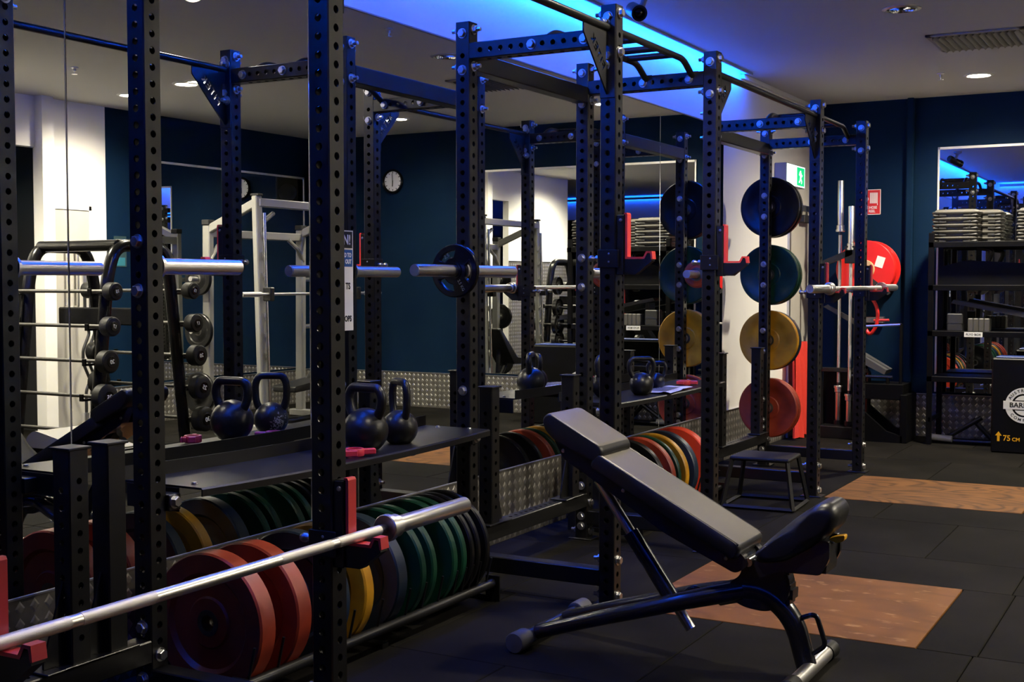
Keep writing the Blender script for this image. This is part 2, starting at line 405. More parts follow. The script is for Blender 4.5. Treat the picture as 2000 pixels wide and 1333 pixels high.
struct(MB().box(-.1, 9.0, REAR - .1, REAR, 0, CEIL + .1).build('wall_rear', 'grey_dark', smooth=0), 'dark rear wall behind the viewer')
struct(MB().box(9.0, 9.1, REAR, 8.3, 0, CEIL + .1).box(WR + .1, 9.0, 8.2, 8.3, 0, CEIL + .1).build('wall_side', 'grey_dark', smooth=0), 'dark walls of the side room')
struct(MB().box(0, 9.0, .95, 1.15, 2.68, CEIL).build('trim_2', 'wall_white', smooth=0), 'white ceiling bulkhead across the room')
# cornice line where the far-left ceiling meets the wall, and nib on the navy wall
struct(MB().box(0, .03, 9.86, FAR, CEIL - .035, CEIL).build('trim_3', 'white_plastic', smooth=0), 'white cornice strip')
struct(MB().box(.90, .97, FAR - .07, FAR, 0, CEIL, .012).build('trim_4', 'wall_navy'), 'navy boxed-in pipe running down the far wall')
# blue cove lights
def led(name, label, bx, lip, m='led_blue'):
    t = thing(name, label, 'led strip', (bx[0], bx[2], bx[4]), 0, 'blue led cove strips')
    ox, oy, oz = bx[0], bx[2], bx[4]
    MB().box(0, bx[1] - ox, 0, bx[3] - oy, 0, bx[5] - oz).build('diffuser', m, t, smooth=0)
    MB().box(lip[0] - ox, lip[1] - ox, lip[2] - oy, lip[3] - oy, lip[4] - oz, lip[5] - oz).build('channel_lip', 'alu', t, smooth=0)
led('led_strip', 'glowing blue cove strip along the top of the mirrored wall', (CE - .022, CE - .004, 1.2, 9.83, CEIL + .005, CEIL + .03), (CE - .004, CE + .008, 1.2, 9.85, CEIL - .02, CEIL + .04))
led('led_strip', 'glowing blue cove strip along the ceiling bulkhead behind the viewer', (.2, 8.8, 1.165, 1.183, CEIL - .06, CEIL - .04), (.2, 8.8, 1.185, 1.197, CEIL - .075, CEIL - .03), 'led_blue_rear')

# checker-plate kickboards: raised lozenges
def kick(name, label, L, H, rotz, loc, px=.0585, pz=.0555):
    o = MB().box(0, L, -.004, 0, 0, H, .001).build(name, 'checker', smooth=0); struct(o, label)
    MB().box(0, L, -.012, 0, H, H + .006).build('capping_edge', 'alu', o, smooth=0)
    mb = MB(); a, b, hh = .020, .025, .0022
    nx, nz = int(L / px), int(H / pz)
    for i in range(nx):
        for j in range(nz):
            x = (i + .5) * px; z = (j + .5) * pz
            mb.add([(x - a, -.004, z), (x, -.004, z - b), (x + a, -.004, z), (x, -.004, z + b),
                    (x - a * .6, -.004 - hh, z), (x, -.004 - hh, z - b * .6), (x + a * .6, -.004 - hh, z), (x, -.004 - hh, z + b * .6)],
                   [(0, 1, 5, 4), (1, 2, 6, 5), (2, 3, 7, 6), (3, 0, 4, 7), (4, 5, 6, 7)])
    q = mb.build('tread_pattern', 'checker_worn', o, smooth=0); q['kind'] = 'stuff'
    o.rotation_euler = (0, 0, rotz); o.location = loc
    return o
kick('baseboard_left', 'silver checker-plate kickboard along the mirrored wall', 11.0, KB - .006, PI / 2, (0, .9, 0))
kick('baseboard_far', 'silver checker-plate kickboard on the far wall', 6.0, KB - .006, 0, (0, FAR, 0))
kick('baseboard_right', 'silver checker-plate kickboard on the right navy wall', 3.23, KB - .006, -PI / 2, (WR, FAR - .01, 0))
kick('baseboard_dado', 'tall checker-plate dado on the white wall at the right', 2.0, 1.75, -PI / 2, (WR, 7.2, 0))

# mirrors
def mirror(name, label, x0, x1, y0, y1, z0, z1, group=None):
    o = MB().box(x0, x1, y0, y1, z0, z1, .0015).build(name, 'mirror', smooth=0); return tag(o, label, 'mirror', group)
seam0, sw = 1.667, 1.2978
MN = ['beside the nearest rack', 'behind the nearest rack and its barbell', 'with the printed poster on it', 'behind the near side of the middle rack', 'behind the middle rack', 'behind the second kettlebell shelf', 'last before the white wall']
ordn = ['nearest', 'second', 'third', 'fourth', 'fifth', 'sixth', 'seventh']
for i in range(6):
    y = seam0 + i * sw
    mirror('mirror_panel', '%s tall mirror panel along the left wall, %s' % (ordn[i], MN[i] if i < 5 else MN[6]), .0005, .006, y + .0025, y + sw - .0025, KB, MT, 'wall mirrors on the left')
mirror('mirror_panel', 'large mirror on the far navy wall behind the storage shelf', 1.19, 3.66, FAR - .008, FAR - .001, .42, MT - .01)
mirror('mirror_panel', 'mirror on the right navy wall behind the silver machine', WR - .008, WR - .001, 9.35, 11.7, .42, MT - .01)
tr = MB().box(1.18, 3.67, FAR - .014, FAR, MT - .01, MT + .012).box(1.175, 1.19, FAR - .014, FAR, .42, MT + .012).box(3.66, 3.675, FAR - .014, FAR, .42, MT + .012)
struct(tr.build('trim_5', 'frame_trim', smooth=0), 'pale aluminium frame of the far mirror')
tr = MB().box(WR - .014, WR, 9.34, 11.71, MT - .01, MT + .012).box(WR - .014, WR, 9.335, 9.35, .42, MT + .012).box(WR - .014, WR, 11.7, 11.715, .42, MT + .012)
struct(tr.build('trim_6', 'frame_trim', smooth=0), 'pale aluminium frame of the right mirror')
struct(MB().box(0, .012, seam0, seam0 + 6 * sw, MT, MT + .008).build('trim_7', 'alu', smooth=0), 'thin metal channel along the mirror tops')

# ceiling fittings
def downlight(x, y, on, label, w=LAMP_W):
    t = thing('downlight', label, 'ceiling light', (x, y, CEIL), 0, 'round ceiling downlights')
    MB().ring_lathe([(.118, 0), (.118, -.004), (.094, -.010), (.086, -.004), (.086, 0)], 28, 'z').build('trim_ring', 'white_plastic' if on else 'chrome_satin', t)
    MB().lathe([(.001, -.002), (.086, -.002)], 24).build('lens', 'lamp_on' if on else 'chrome_satin', t)
    if not on:
        for k in range(3): MB().ring_lathe([(.03 + k * .02, -.002), (.034 + k * .02, -.012), (.036 + k * .02, -.002)], 20, 'z').build('baffle', 'chrome', t)
    else:
        l = bpy.data.lights.new('downlight_lamp', 'SPOT'); l.energy = w; l.color = (1.0, .90, .70); l.spot_size = math.radians(158); l.spot_blend = 1.0; l.shadow_soft_size = .075
        lo = bpy.data.objects.new('lamp_beam', l); COL.objects.link(lo); lo.parent = t; lo.location = (0, 0, -.03)
downlight(1.685, 10.84, True, 'lit round downlight in front of the navy wall', LAMP_W * 2.4)
downlight(1.67, 8.00, False, 'unlit chrome downlight between the air vent and the racks')
downlight(1.70, 5.36, True, 'lit downlight above the weight bench', LAMP_W * 1.0)
downlight(4.14, 8.00, True, 'lit downlight, left of the pair over the barbell rack', LAMP_W * .7)
downlight(4.30, 8.02, True, 'lit downlight, right of the pair over the barbell rack', LAMP_W * .7)
downlight(4.02, 10.80, True, 'lit downlight, left of the pair over the silver machine', LAMP_W * .40)
downlight(4.18, 10.82, True, 'lit downlight, right of the pair over the silver machine', LAMP_W * .40)
downlight(5.2, 8.25, True, 'lit downlight close to the white doorway wall', LAMP_W * 1.5)
downlight(5.1, 6.25, True, 'lit downlight over the tall checker-plate wall', LAMP_W * 4.5)  # added lamp out of view, brightens the white wall
downlight(1.75, 3.25, True, 'lit downlight above the nearest rack', LAMP_W * .38)
t = thing('air_vent', 'square slatted air vent in the ceiling', 'vent', (1.95, 9.25, CEIL))
MB().box(-.31, .31, -.31, .31, -.004, 0).build('backing', 'ink', t, smooth=0)
fr = MB()
for a in (-1, 1): fr.box(-.32, .32, a * .30 - .02, a * .30 + .02, -.014, 0, .003); fr.box(a * .30 - .02, a * .30 + .02, -.32, .32, -.014, 0, .003)
fr.build('frame', 'grille', t)
sl = mesh_only(MB().add([(-.28, -.012, -.004), (.28, -.012, -.004), (.28, .016, -.030), (-.28, .016, -.030), (-.28, -.009, -.003), (.28, -.009, -.003), (.28, .019, -.029), (-.28, .019, -.029)], [(0, 1, 2, 3), (4, 5, 6, 7), (0, 1, 5, 4), (2, 3, 7, 6)]).build('slat', 'grille', smooth=0))
for k in range(13): inst(sl, 'slat', t, (-.264 + k * .044, 0, 0), (0, 0, PI / 2))
for x, y, lb in ((1.43, 10.6, 'small fire sprinkler beside the lit far downlight'), (1.458, 6.95, 'small fire sprinkler above the middle rack'), (4.48, 6.98, 'small fire sprinkler above the barbell rack')):
    t = thing('sprinkler', lb, 'sprinkler', (x, y, CEIL), 0, 'ceiling sprinklers')
    MB().lathe([(.03, 0), (.03, -.006), (.012, -.012), (.012, -.03)], 16).build('rosette', 'chrome_satin', t)
    MB().lathe([(.004, -.03), (.004, -.05), (.022, -.052), (.022, -.055), (.001, -.056)], 16).build('deflector', 'chrome_satin', t)
t = thing('security_camera', 'black bullet security camera under the blue ceiling cove', 'camera', (.47, 6.80, CEIL))
MB().lathe([(.05, 0), (.05, -.02), (.03, -.035), (.001, -.036)], 20).build('mount', 'grey_plastic', t)
MB().tube([(0, 0, -.03), (-.02, -.0, -.08), (-.06, -.02, -.10)], .018, 10).build('arm', 'grey_plastic', t)
M = Matrix.Translation((-.045, -.04, -.115)) @ Matrix.Rotation(math.radians(35), 4, 'Z') @ Matrix.Rotation(math.radians(18), 4, 'X')
MB().lathe([(.001, .10), (.036, .10), (.042, .09), (.042, -.08), (.046, -.085), (.046, -.12), (.034, -.12), (.03, -.10), (.001, -.10)], 24, 'y').xf(M).build('camera_body', 'steel_black', t)
MB().lathe([(.001, -.101), (.030, -.101), (.022, -.108), (.001, -.112)], 20, 'y').xf(M).build('lens', 'gloss_black', t)
# ------------------------------------------------------------------ racks
D = XF - XB
post_me = mesh_only(perf_tube(HP).build('upright', 'steel_black', smooth=30))
bolt_me = mesh_only(MB().lathe([(.001, .004), (.023, .004), (.0235, .002), (.0235, 0)][::-1], 20).lathe([(.0185, .004), (.0185, .015), (.016, .018), (.001, .018)], 6).build('bolt', 'zinc', smooth=25))
nut_me = mesh_only(MB().lathe([(.0235, 0), (.0235, .003), (.001, .003)], 20).lathe([(.0175, .003), (.0175, .018), (.001, .018)], 6).lathe([(.0095, .018), (.0095, .038), (.001, .040)], 12).build('nut', 'zinc', smooth=25))
ROT = {'-y': (PI / 2, 0, 0), '+y': (-PI / 2, 0, 0), '+x': (0, PI / 2, 0), '-x': (0, -PI / 2, 0), '+z': (0, 0, 0)}
def bolt(parent, p, d, nut=False): return inst(nut_me if nut else bolt_me, 'nut' if nut else 'bolt', parent, p, ROT[d])
foot_me = mesh_only(MB().box(-.07, .07, -.06, .06, 0, .008, .002).build('foot_plate', 'steel_black'))
def rack(y0, y1, label, shorts, nearside=True):
    t = thing('power_rack', label, 'rack', (XB, y0, 0), 0, 'black power racks')
    W = y1 - y0; h = HP2
    for x in (0, D):
        for y in (0, W):
            inst(post_me, 'upright', t, (x, y, .006)); inst(foot_me, 'foot_plate', t, (x, y, 0))
    sb = perf_tube(D - PW + .002).xf(Matrix.Translation((h - .001, 0, 2.49)) @ Matrix.Rotation(PI / 2, 4, 'Y')).build('side_beam', 'steel_black', t, smooth=30)
    inst(sb, 'side_beam', t, (0, W, 0))
    b = perf_tube(D - PW + .002, sides=()).xf(Matrix.Translation((h - .001, 0, .125)) @ Matrix.Rotation(PI / 2, 4, 'Y')).build('base_beam', 'steel_black', t, smooth=30)
    inst(b, 'base_beam', t, (0, W, 0))
    MB().box(-h, h, h, W - h, 2.408, 2.494, .004).build('back_beam', 'steel_black', t)
    perf_tube(W - PW, r=.010, sides=(0, 2)).xf(Matrix.Translation((0, h, .222)) @ Matrix.Rotation(-PI / 2, 4, 'X')).build('low_beam', 'steel_black', t, smooth=30)
    # angle brackets and bolts of the corner joints
    for y, s in ((0, 1), (W, -1)):
        for x in (0, D):
            for z in (2.572, 2.405):
                bolt(t, (x, y - h, z), '-y'); bolt(t, (x, y + h, z), '+y', True)
                bolt(t, (x + h, y, z + .02), '+x', x == 0); bolt(t, (x - h, y, z + .02), '-x', True)
            for z in (.205, .045):
                bolt(t, (x + h, y, z), '+x'); bolt(t, (x - h, y, z), '-x', True)
                if x == 0: bolt(t, (x, y - h, z + .03), '-y')
        bolt(t, (.36, y - h, 2.49), '-y'); bolt(t, (.62, y - h, 2.49), '-y')
    bolt(t, (0, -h, .98 - .055), '-y'); bolt(t, (0, W - h, .30), '-y'); bolt(t, (0, W - h, .13), '-y')
    # multi-grip pull-up bar between the side beams
    pb = MB()
    zt, ze = 2.575, 2.50
    for x in (D - .10, D - .36):
        pb.tube(fillet([(x, .02, ze), (x, .16, zt), (x, W - .16, zt), (x, W - .02, ze)], .05), .0165, 12)
    pb.build('pull_up_bar', 'steel_satin', t)
    gr = mesh_only(MB().tube(fillet([(D - .36, 0, zt), (D - .10, 0, zt)], .02), .0165, 12).build('grip', 'steel_satin'))
    for y in (.30, .50, W - .50, W - .30): inst(gr, 'grip', t, (0, y, 0))
    for y in (.028, W - .028):
        for x in (D - .10, D - .36): MB().box(x - .035, x + .035, y - .008, y + .008, 2.455, 2.53, .003).build('mount_plate', 'steel_black', t)
    # short perforated posts standing on the low back beam
    for (yy, kind, gdir) in shorts:
        o = perf_tube(.66, r=.0105, sides=(0, 1, 2, 3) if kind == 0 else ()).build('short_post', 'steel_black', t, smooth=30, loc=(.008, yy, .262))
        MB().box(-.045, .045, -.045, .045, .66, .668, .002).build('post_cap', 'steel_black', o)
        MB().box(-.05, .05, -.075, .075, 0, .008, .002).build('base_plate', 'steel_black', o)
        MB().prism([(gdir * .0375, .008), (gdir * .115, .008), (gdir * .115, .03), (gdir * .0375, .26)], -.004, .004, 'yz').build('gusset', 'steel_black', o, smooth=0)
        MB().box(-.05, .05, min(0, gdir * .14), max(0, gdir * .14), .0, .007, .002).build('gusset_foot', 'steel_black', o)
    return t
RA = rack(YA0, YA1, 'nearest black power rack with a barbell low on its red hooks', [(YA1 - YA0 - .182, 1, -1), (YA1 - YA0 - .332, 0, -1)])
RB = rack(YB0, YB1, 'middle black power rack with empty red-lined bar hooks', [(.19, 0, 1), (YB1 - YB0 - .19, 0, -1)])
RC = rack(YC0, YC1, 'farthest black power rack with a barbell racked at chest height', [(.20, 0, 1), (YC1 - YC0 - .19, 0, 1)])

# bars with lettered gussets linking the racks
LET = {'F': [(0, 0), (0, 1), (.72, 1), (.72, .8), (.24, .8), (.24, .6), (.62, .6), (.62, .4), (.24, .4), (.24, 0)],
       'I': [(0, 0), (0, 1), (.24, 1), (.24, 0)],
       'T': [(.26, 0), (.26, .8), (0, .8), (0, 1), (.76, 1), (.76, .8), (.5, .8), (.5, 0)],
       'E': [(0, 0), (0, 1), (.72, 1), (.72, .8), (.24, .8), (.24, .6), (.64, .6), (.64, .4), (.24, .4), (.24, .2), (.72, .2), (.72, 0)],
       'K': [(0, 0), (0, 1), (.24, 1), (.24, .62), (.55, 1), (.84, 1), (.44, .52), (.86, 0), (.56, 0), (.24, .40), (.24, 0)]}
def link_bar(y0, y1, label):
    t = thing('pull_up_bar', label, 'pull-up bar', (XF, y0 + HP2, 2.525), 0, 'round bars joining the racks')
    L = y1 - y0 - PW
    MB().tube([(0, 0, 0), (0, L, 0)], .0175, 16).build('bar', 'steel_satin', t)
    outline = [(0, -.004), (.245, -.004), (.245, -.055), (.012, -.285), (0, -.285)]
    loops = [outline]
    ang = math.atan2(.23, .233); s = .040; pen = 0.0; bx, by = .060, -.192
    for ch, adv in (('F', .95), ('I', .5), ('T', 1.0), ('E', .98), ('K', .9)):
        lp = []
        for (a, b_) in LET[ch]:
            a2, b2 = (pen + a) * s, b_ * s
            lp.append((bx + a2 * math.cos(ang) - b2 * math.sin(ang), by + a2 * math.sin(ang) + b2 * math.cos(ang)))
        loops.append(lp[::-1]); pen += adv
    loops.append([(.016 + .012 * math.cos(a), -.115 + (.030 if math.sin(a) > 0 else -.030) + .012 * math.sin(a)) for a in [2 * PI * k / 16 for k in range(16)]])
    for yy, sgn in ((0, 1), (L, -1)):
        Mx = Matrix.Translation((0, yy, 0)) @ Matrix(((0, 0, 1, 0), (sgn, 0, 0, 0), (0, 1, 0, 0), (0, 0, 0, 1)))
        flat_shape('gusset', loops, .0035, 'steel_black', t, Mx)
        f0, f1 = (0, .006) if sgn > 0 else (L - .006, L)
        MB().box(-.036, .036, f0, f1, -.30, .045, .002).build('flange', 'steel_black', t)
        for z in (.025, -.16): bolt(t, (-.012, yy + sgn * .006, z), '+y' if sgn > 0 else '-y', True)
link_bar(YA1, YB0, 'round black bar with lettered gussets bridging nearest and middle racks')
link_bar(YB1, YC0, 'round black bar with lettered gussets bridging middle and farthest racks')

# plate storage pegs on the back posts
peg_me = mesh_only(MB().tube([(0, 0, 0), (0, .012, 0)], .042, 20).tube([(0, .012, 0), (0, .400, 0)], .027, 24).tube([(0, .400, 0), (0, .404, 0)], .024, 24).build('peg', 'chrome_satin'))
def peg(y, z, d, parent, r0):
    for zz in (-.08, .08): bolt(parent, (0, y - r0 - d * HP2, z + zz), '-y' if d > 0 else '+y')
    return inst(peg_me, 'storage_peg', parent, (0, y - r0 + d * HP2, z), (0, 0, 0 if d > 0 else PI))
peg(YA1, 1.482, 1, RA, YA0); peg(YB0, 1.482, -1, RB, YB0); peg(YB0, 1.482, 1, RB, YB0); peg(YB1, 1.482, 1, RB, YB0); peg(YC0, 1.482, -1, RC, YC0)
VZ = [2.015, 1.487, .973, .440]
for z in VZ: peg(YC1, z, 1, RC, YC0)

# hooks that hold the bars
def jcup(x, y, z, label):
    t = thing('bar_hook', label, 'bar hook', (x, y, z), 0, 'red-lined bar hooks')
    prof = [(.0385, .19), (.070, .19), (.076, .183), (.076, -.004), (.165, -.004), (.178, .018), (.196, .018), (.200, -.012), (.125, -.070), (.0385, -.070)]
    MB().prism(prof, -.018, .018).build('body', 'steel_black', t, smooth=20)
    for s in (-1, 1): MB().box(.0385, .072, s * .023 - .004, s * .023 + .004, -.072, .188, .002).build('side_plate', 'steel_black', t)
    lin = [(.070, .197), (.082, .197), (.086, .190), (.086, .006), (.160, .006), (.174, .030), (.200, .030), (.204, -.004), (.198, -.006), (.192, .022), (.179, .022), (.166, -.003), (.076, -.003), (.076, .190), (.070, .190)]
    MB().prism(lin, -.0195, .0195).build('liner', 'uhmw_red', t, smooth=20)
    for s in (-1, 1): MB().box(-.0425, .055, s * .0415 - .0035, s * .0415 + .0035, -.04, .038, .002).build('wrap', 'steel_black', t)
    MB().box(-.0445, -.0390, -.045, .045, -.04, .038, .002).build('wrap', 'steel_black', t)
    MB().tube([(-.044, 0, 0), (-.070, 0, 0)], .014, 14).build('pin', 'zinc', t)
    MB().lathe([(.001, -.108), (.010, -.106), (.0145, -.098), (.0145, -.088), (.009, -.080), (.009, -.068)], 16, 'x').build('pin_knob', 'zinc', t)
    for zz in (-.015, .02): MB().lathe([(.005, 0), (.004, .002), (.001, .003)], 8).xf(Matrix.Translation((.01, -.045, zz)) @ Matrix.Rotation(PI / 2, 4, 'X')).build('rivet', 'zinc', t)
    MB().lathe([(.008, 0), (.007, .004), (.001, .005)], 10).xf(Matrix.Translation((.058, -.027, .165)) @ Matrix.Rotation(PI / 2, 4, 'X')).build('rivet', 'zinc', t)
    return t
jcup(XF, YA0, .655, 'red-lined bar hook at the bottom left corner holding the foreground barbell')
jcup(XF, YA1, .655, 'red-lined bar hook on the big foreground upright under the barbell')
jcup(XF, YB0, 1.533, 'empty red-lined hook on the near upright of the middle rack')
jcup(XF, YB1, 1.533, 'empty red-lined hook on the far upright of the middle rack')
jcup(XF, YC0, 1.362, 'red-lined hook on the near upright of the farthest rack')
jcup(XF, YC1, 1.362, 'red-lined hook on the far upright of the farthest rack')

# barbells
def barbell(label, loc, rot=(0, 0, 0), L=2.39, ls=.47, group='long steel barbells'):
    t = thing('barbell', label, 'barbell', loc, 0, group); t.rotation_euler = rot
    a = L / 2; c = a - ls
    def seg(y0, y1, r, m, nm): return MB().tube([(0, y0, 0), (0, y1, 0)], r, 20).build(nm, m, t)
    r = .0152
    k0, k1, k2 = c * .317, c * .625, c * .67
    seg(-k0, k0, r, 'chrome_satin', 'smooth_shaft')
    for s in (-1, 1):
        seg(s * k0, s * k1, r + .0004, 'knurl', 'knurling'); seg(s * k1, s * k2, r * .98, 'chrome_satin', 'ring_mark'); seg(s * k2, s * (c - .03), r + .0004, 'knurl', 'knurling')
        seg(s * (c - .03), s * c, r, 'bar_dark', 'bushing')
        MB().lathe([(.016, 0), (.040, 0), (.0425, .003), (.0425, .020), (.036, .022), (.036, .058), (.031, .062), (.027, .062)], 28, 'y').xf(Matrix.Translation((0, s * c, 0)) @ Matrix.Scale(s, 4, (0, 1, 0))).build('collar', 'chrome_satin', t)
        sl = MB().lathe([(.027, .06), (.027, ls - .003), (.025, ls), (.020, ls), (.019, ls - .002), (.001, ls - .002)], 28, 'y').xf(Matrix.Translation((0, s * c, 0)) @ Matrix.Scale(s, 4, (0, 1, 0))).build('sleeve', 'chrome_satin', t)
    return t
barbell('long chrome barbell crossing the foreground on the nearest rack', (XF + .108, 2.387, .678))
barbell('steel barbell racked across the farthest power rack', (XF + .108, 8.91, 1.386))
barbell('taller chrome barbell standing upright by the far wall', (.388, 11.55, 1.182), (PI / 2, 0, 0), L=2.36, ls=.47)
barbell('shorter chrome barbell standing upright by the far wall', (.500, 11.50, 1.062), (PI / 2, 0, 0), L=2.12, ls=.40)

# bumper plates
def plate_mesh(R, t, hole=.0285):
    a = t / 2
    return mesh_only(MB().ring_lathe([(hole, -a * .82), (.085, -a * .82), (.092, -a * .62), (R * .66, -a * .62), (R * .72, -a), (R - .006, -a), (R, -a + .007), (R, a - .007), (R - .006, a), (R * .72, a), (R * .66, a * .62), (.092, a * .62), (.085, a * .82), (hole, a * .82)], 56, 'y').build('bumper', 'plate_black'))
hub_me = mesh_only(MB().ring_lathe([(.0275, -.021), (.046, -.021), (.046, .021), (.0275, .021)], 28, 'y').build('hub', 'bar_grey'))
pc = {}
def plate(m, t, loc, label, R=.24, group='bumper plates', hub=True, rx=0.0):
    key = (R, t)
    if key not in pc: pc[key] = plate_mesh(R, t)
    root = thing('bumper_plate', label, 'weight plate', loc, 0, group); root.rotation_euler = (0, rx, 0)
    d = inst(pc[key], 'disc', root); d.data = pc[key].copy() if False else pc[key]
    d.material_slots[0].link = 'OBJECT'; d.material_slots[0].material = MATS[m]
    h = inst(hub_me, 'hub', root); h.scale = (1, t * .86 / .042, 1)
    return root
CX, CZ = .400, .258
P1 = [('plate_red', 3.226, .080, 'big red bumper plate at the front of the nearest floor rack'), ('plate_red', 3.420, .080, 'red bumper plate second in the nearest floor rack'),
      ('plate_blue', 3.655, .060, 'dark bumper plate half hidden behind the foreground upright'), ('plate_yellow', 3.806, .058, 'yellow bumper plate in the nearest floor rack'),
      ('plate_blue', 4.026, .070, 'dark blue bumper plate beside the yellow one in the nearest floor rack'), ('plate_green', 4.177, .042, 'first green bumper plate after the blue one, nearest floor rack'),
      ('plate_green', 4.258, .040, 'second green bumper plate after the blue one, nearest floor rack'), ('plate_green', 4.417, .042, 'third green bumper plate, dark, nearest floor rack'),
      ('plate_green', 4.492, .040, 'last green bumper plate next to the black ones, nearest floor rack'), ('plate_black', 4.560, .032, 'first thin black bumper plate at the far end of the nearest floor rack'),
      ('plate_black', 4.612, .032, 'second thin black bumper plate at the far end of the nearest floor rack'), ('plate_black', 4.690, .034, 'last thin black bumper plate of the nearest floor rack')]
P2 = [('plate_black', 6.545, .045, 'first black bumper plate in the floor rack behind the bench'), ('plate_black', 6.715, .045, 'second black bumper plate in the floor rack behind the bench'),
      ('plate_red', 6.872, .055, 'dull red bumper plate next to the black ones behind the bench'),
      ('plate_green', 6.962, .036, 'thin green bumper plate between red and yellow behind the bench'), ('plate_yellow', 7.085, .052, 'yellow bumper plate in the floor rack behind the bench'),
      ('plate_blue', 7.235, .066, 'dark blue bumper plate in the floor rack behind the bench'), ('plate_red_bright', 7.47, .080, 'bright red bumper plate after the blue one, behind the bench')]
for m, y, t, lb in P1 + P2: plate(m, t, (CX, y, CZ), lb, R=.244, group='bumper plates in the floor racks')
VL = ['black', 'green', 'yellow', 'red']
VM = ['plate_black', 'plate_green', 'plate_yellow', 'plate_red']; VM2 = ['plate_black', 'plate_green', 'plate_blue', 'plate_red']
for z, n, m, m2, n2 in zip(VZ, VL, VM, VM2, ['black', 'green', 'dark blue', 'red']):
    plate(m, .05, (XB, YC1 + .115, z - .0), '%s bumper plate hung on the farthest rack\'s back post, facing us' % n, R=.235, group='plates hung on the farthest rack')
    plate(m2, .05, (XB + .004, YC1 + .172, z - .004), '%s bumper plate hung behind the %s one on the farthest rack' % (n2, n), R=.235, group='plates hung on the farthest rack')
plate('plate_red', .045, (XB, 7.98, 1.482), 'small red plate on the chrome peg before the farthest rack', R=.085, group='small plates on pegs')

# small three-handle plate on the chrome peg
t = thing('grip_plate', 'small black iron plate with three grip holes on a chrome peg', 'weight plate', (XB, 4.885, 1.482))
R = .117
loops = [[(R * math.cos(2 * PI * k / 48), R * math.sin(2 * PI * k / 48)) for k in range(48)], [(.0285 * math.cos(-2 * PI * k / 20), .0285 * math.sin(-2 * PI * k / 20)) for k in range(20)]]
for j in range(3):
    c = PI / 2 + j * 2 * PI / 3; lp = []
    for k in range(9): a = c - .62 + 1.24 * k / 8; lp.append((.098 * math.cos(a), .098 * math.sin(a)))
    for k in range(9): a = c + .50 - 1.0 * k / 8; lp.append((.058 * math.cos(a), .058 * math.sin(a)))
    loops.append(lp[::-1])
Mp = Matrix.Rotation(PI / 2, 4, 'X') @ Matrix.Rotation(.5, 4, 'Z')
flat_shape('disc', loops, .007, 'gloss_black', t, Mp, bevel=.006)
MB().ring_lathe([(.027, -.018), (.040, -.018), (.042, 0), (.040, .018), (.027, .018)], 24, 'y').build('hub', 'gloss_black', t)
for ang_, tx in ((math.radians(120), '2.5'), (math.radians(-60), '2.5 KG')):
    Mt = Matrix.Translation((0, -.0135, 0)) @ Matrix.Rotation(PI / 2, 4, 'X') @ Matrix.Rotation(ang_, 4, 'Z') @ Matrix.Translation((.077, 0, 0)) @ Matrix.Rotation(-PI / 2 if tx == '2.5' else 0, 4, 'Z')
    text_obj('lettering', tx, .024 if tx == '2.5' else .02, 'zinc', t, Mt, depth=.0008)

# floor racks for the plates
def toaster(y0, y1, ys, label):
    t = thing('plate_rack', label, 'plate rack', (CX, y0, 0), 0, 'floor racks for plates')
    L = y1 - y0; ZRL = .081
    for x in (-.2, .2):
        MB().tube([(x, 0, ZRL), (x, L, ZRL)], .0205, 16).build('rail', 'steel_satin', t)
    for y in (0, L):
        MB().prism([(-.235, 0), (.235, 0), (.235, .115), (.165, .115), (.165, .025), (-.165, .025), (-.165, .115), (-.235, .115)], y - .004, y + .004).build('end_plate', 'steel_black', t, smooth=0)
    me = mesh_only(MB().tube(fillet([(-.2, 0, .095), (-.235, 0, .30)], .02), .005, 8).build('divider', 'steel_satin'))
    me2 = mesh_only(MB().tube(fillet([(.2, 0, .095), (.228, 0, .21)], .02), .005, 8).build('divider', 'steel_satin'))
    for y in ys: inst(me, 'divider', t, (0, y - y0, 0)); inst(me2, 'divider', t, (0, y - y0, 0))
    MB().box(-.2, .2, L * .5 - .02, L * .5 + .02, .0, .02).build('floor_bar', 'steel_black', t, smooth=0)
toaster(3.13, 4.80, [3.17, 3.32, 3.54, 3.73, 3.91, 4.10, 4.217, 4.34, 4.455, 4.527, 4.586, 4.65, 4.74], 'low black floor rack holding the nearest row of bumper plates')
toaster(6.42, 7.78, [6.48, 6.63, 6.79, 6.922, 7.02, 7.155, 7.34, 7.58, 7.68], 'low black floor rack holding the plates behind the bench')

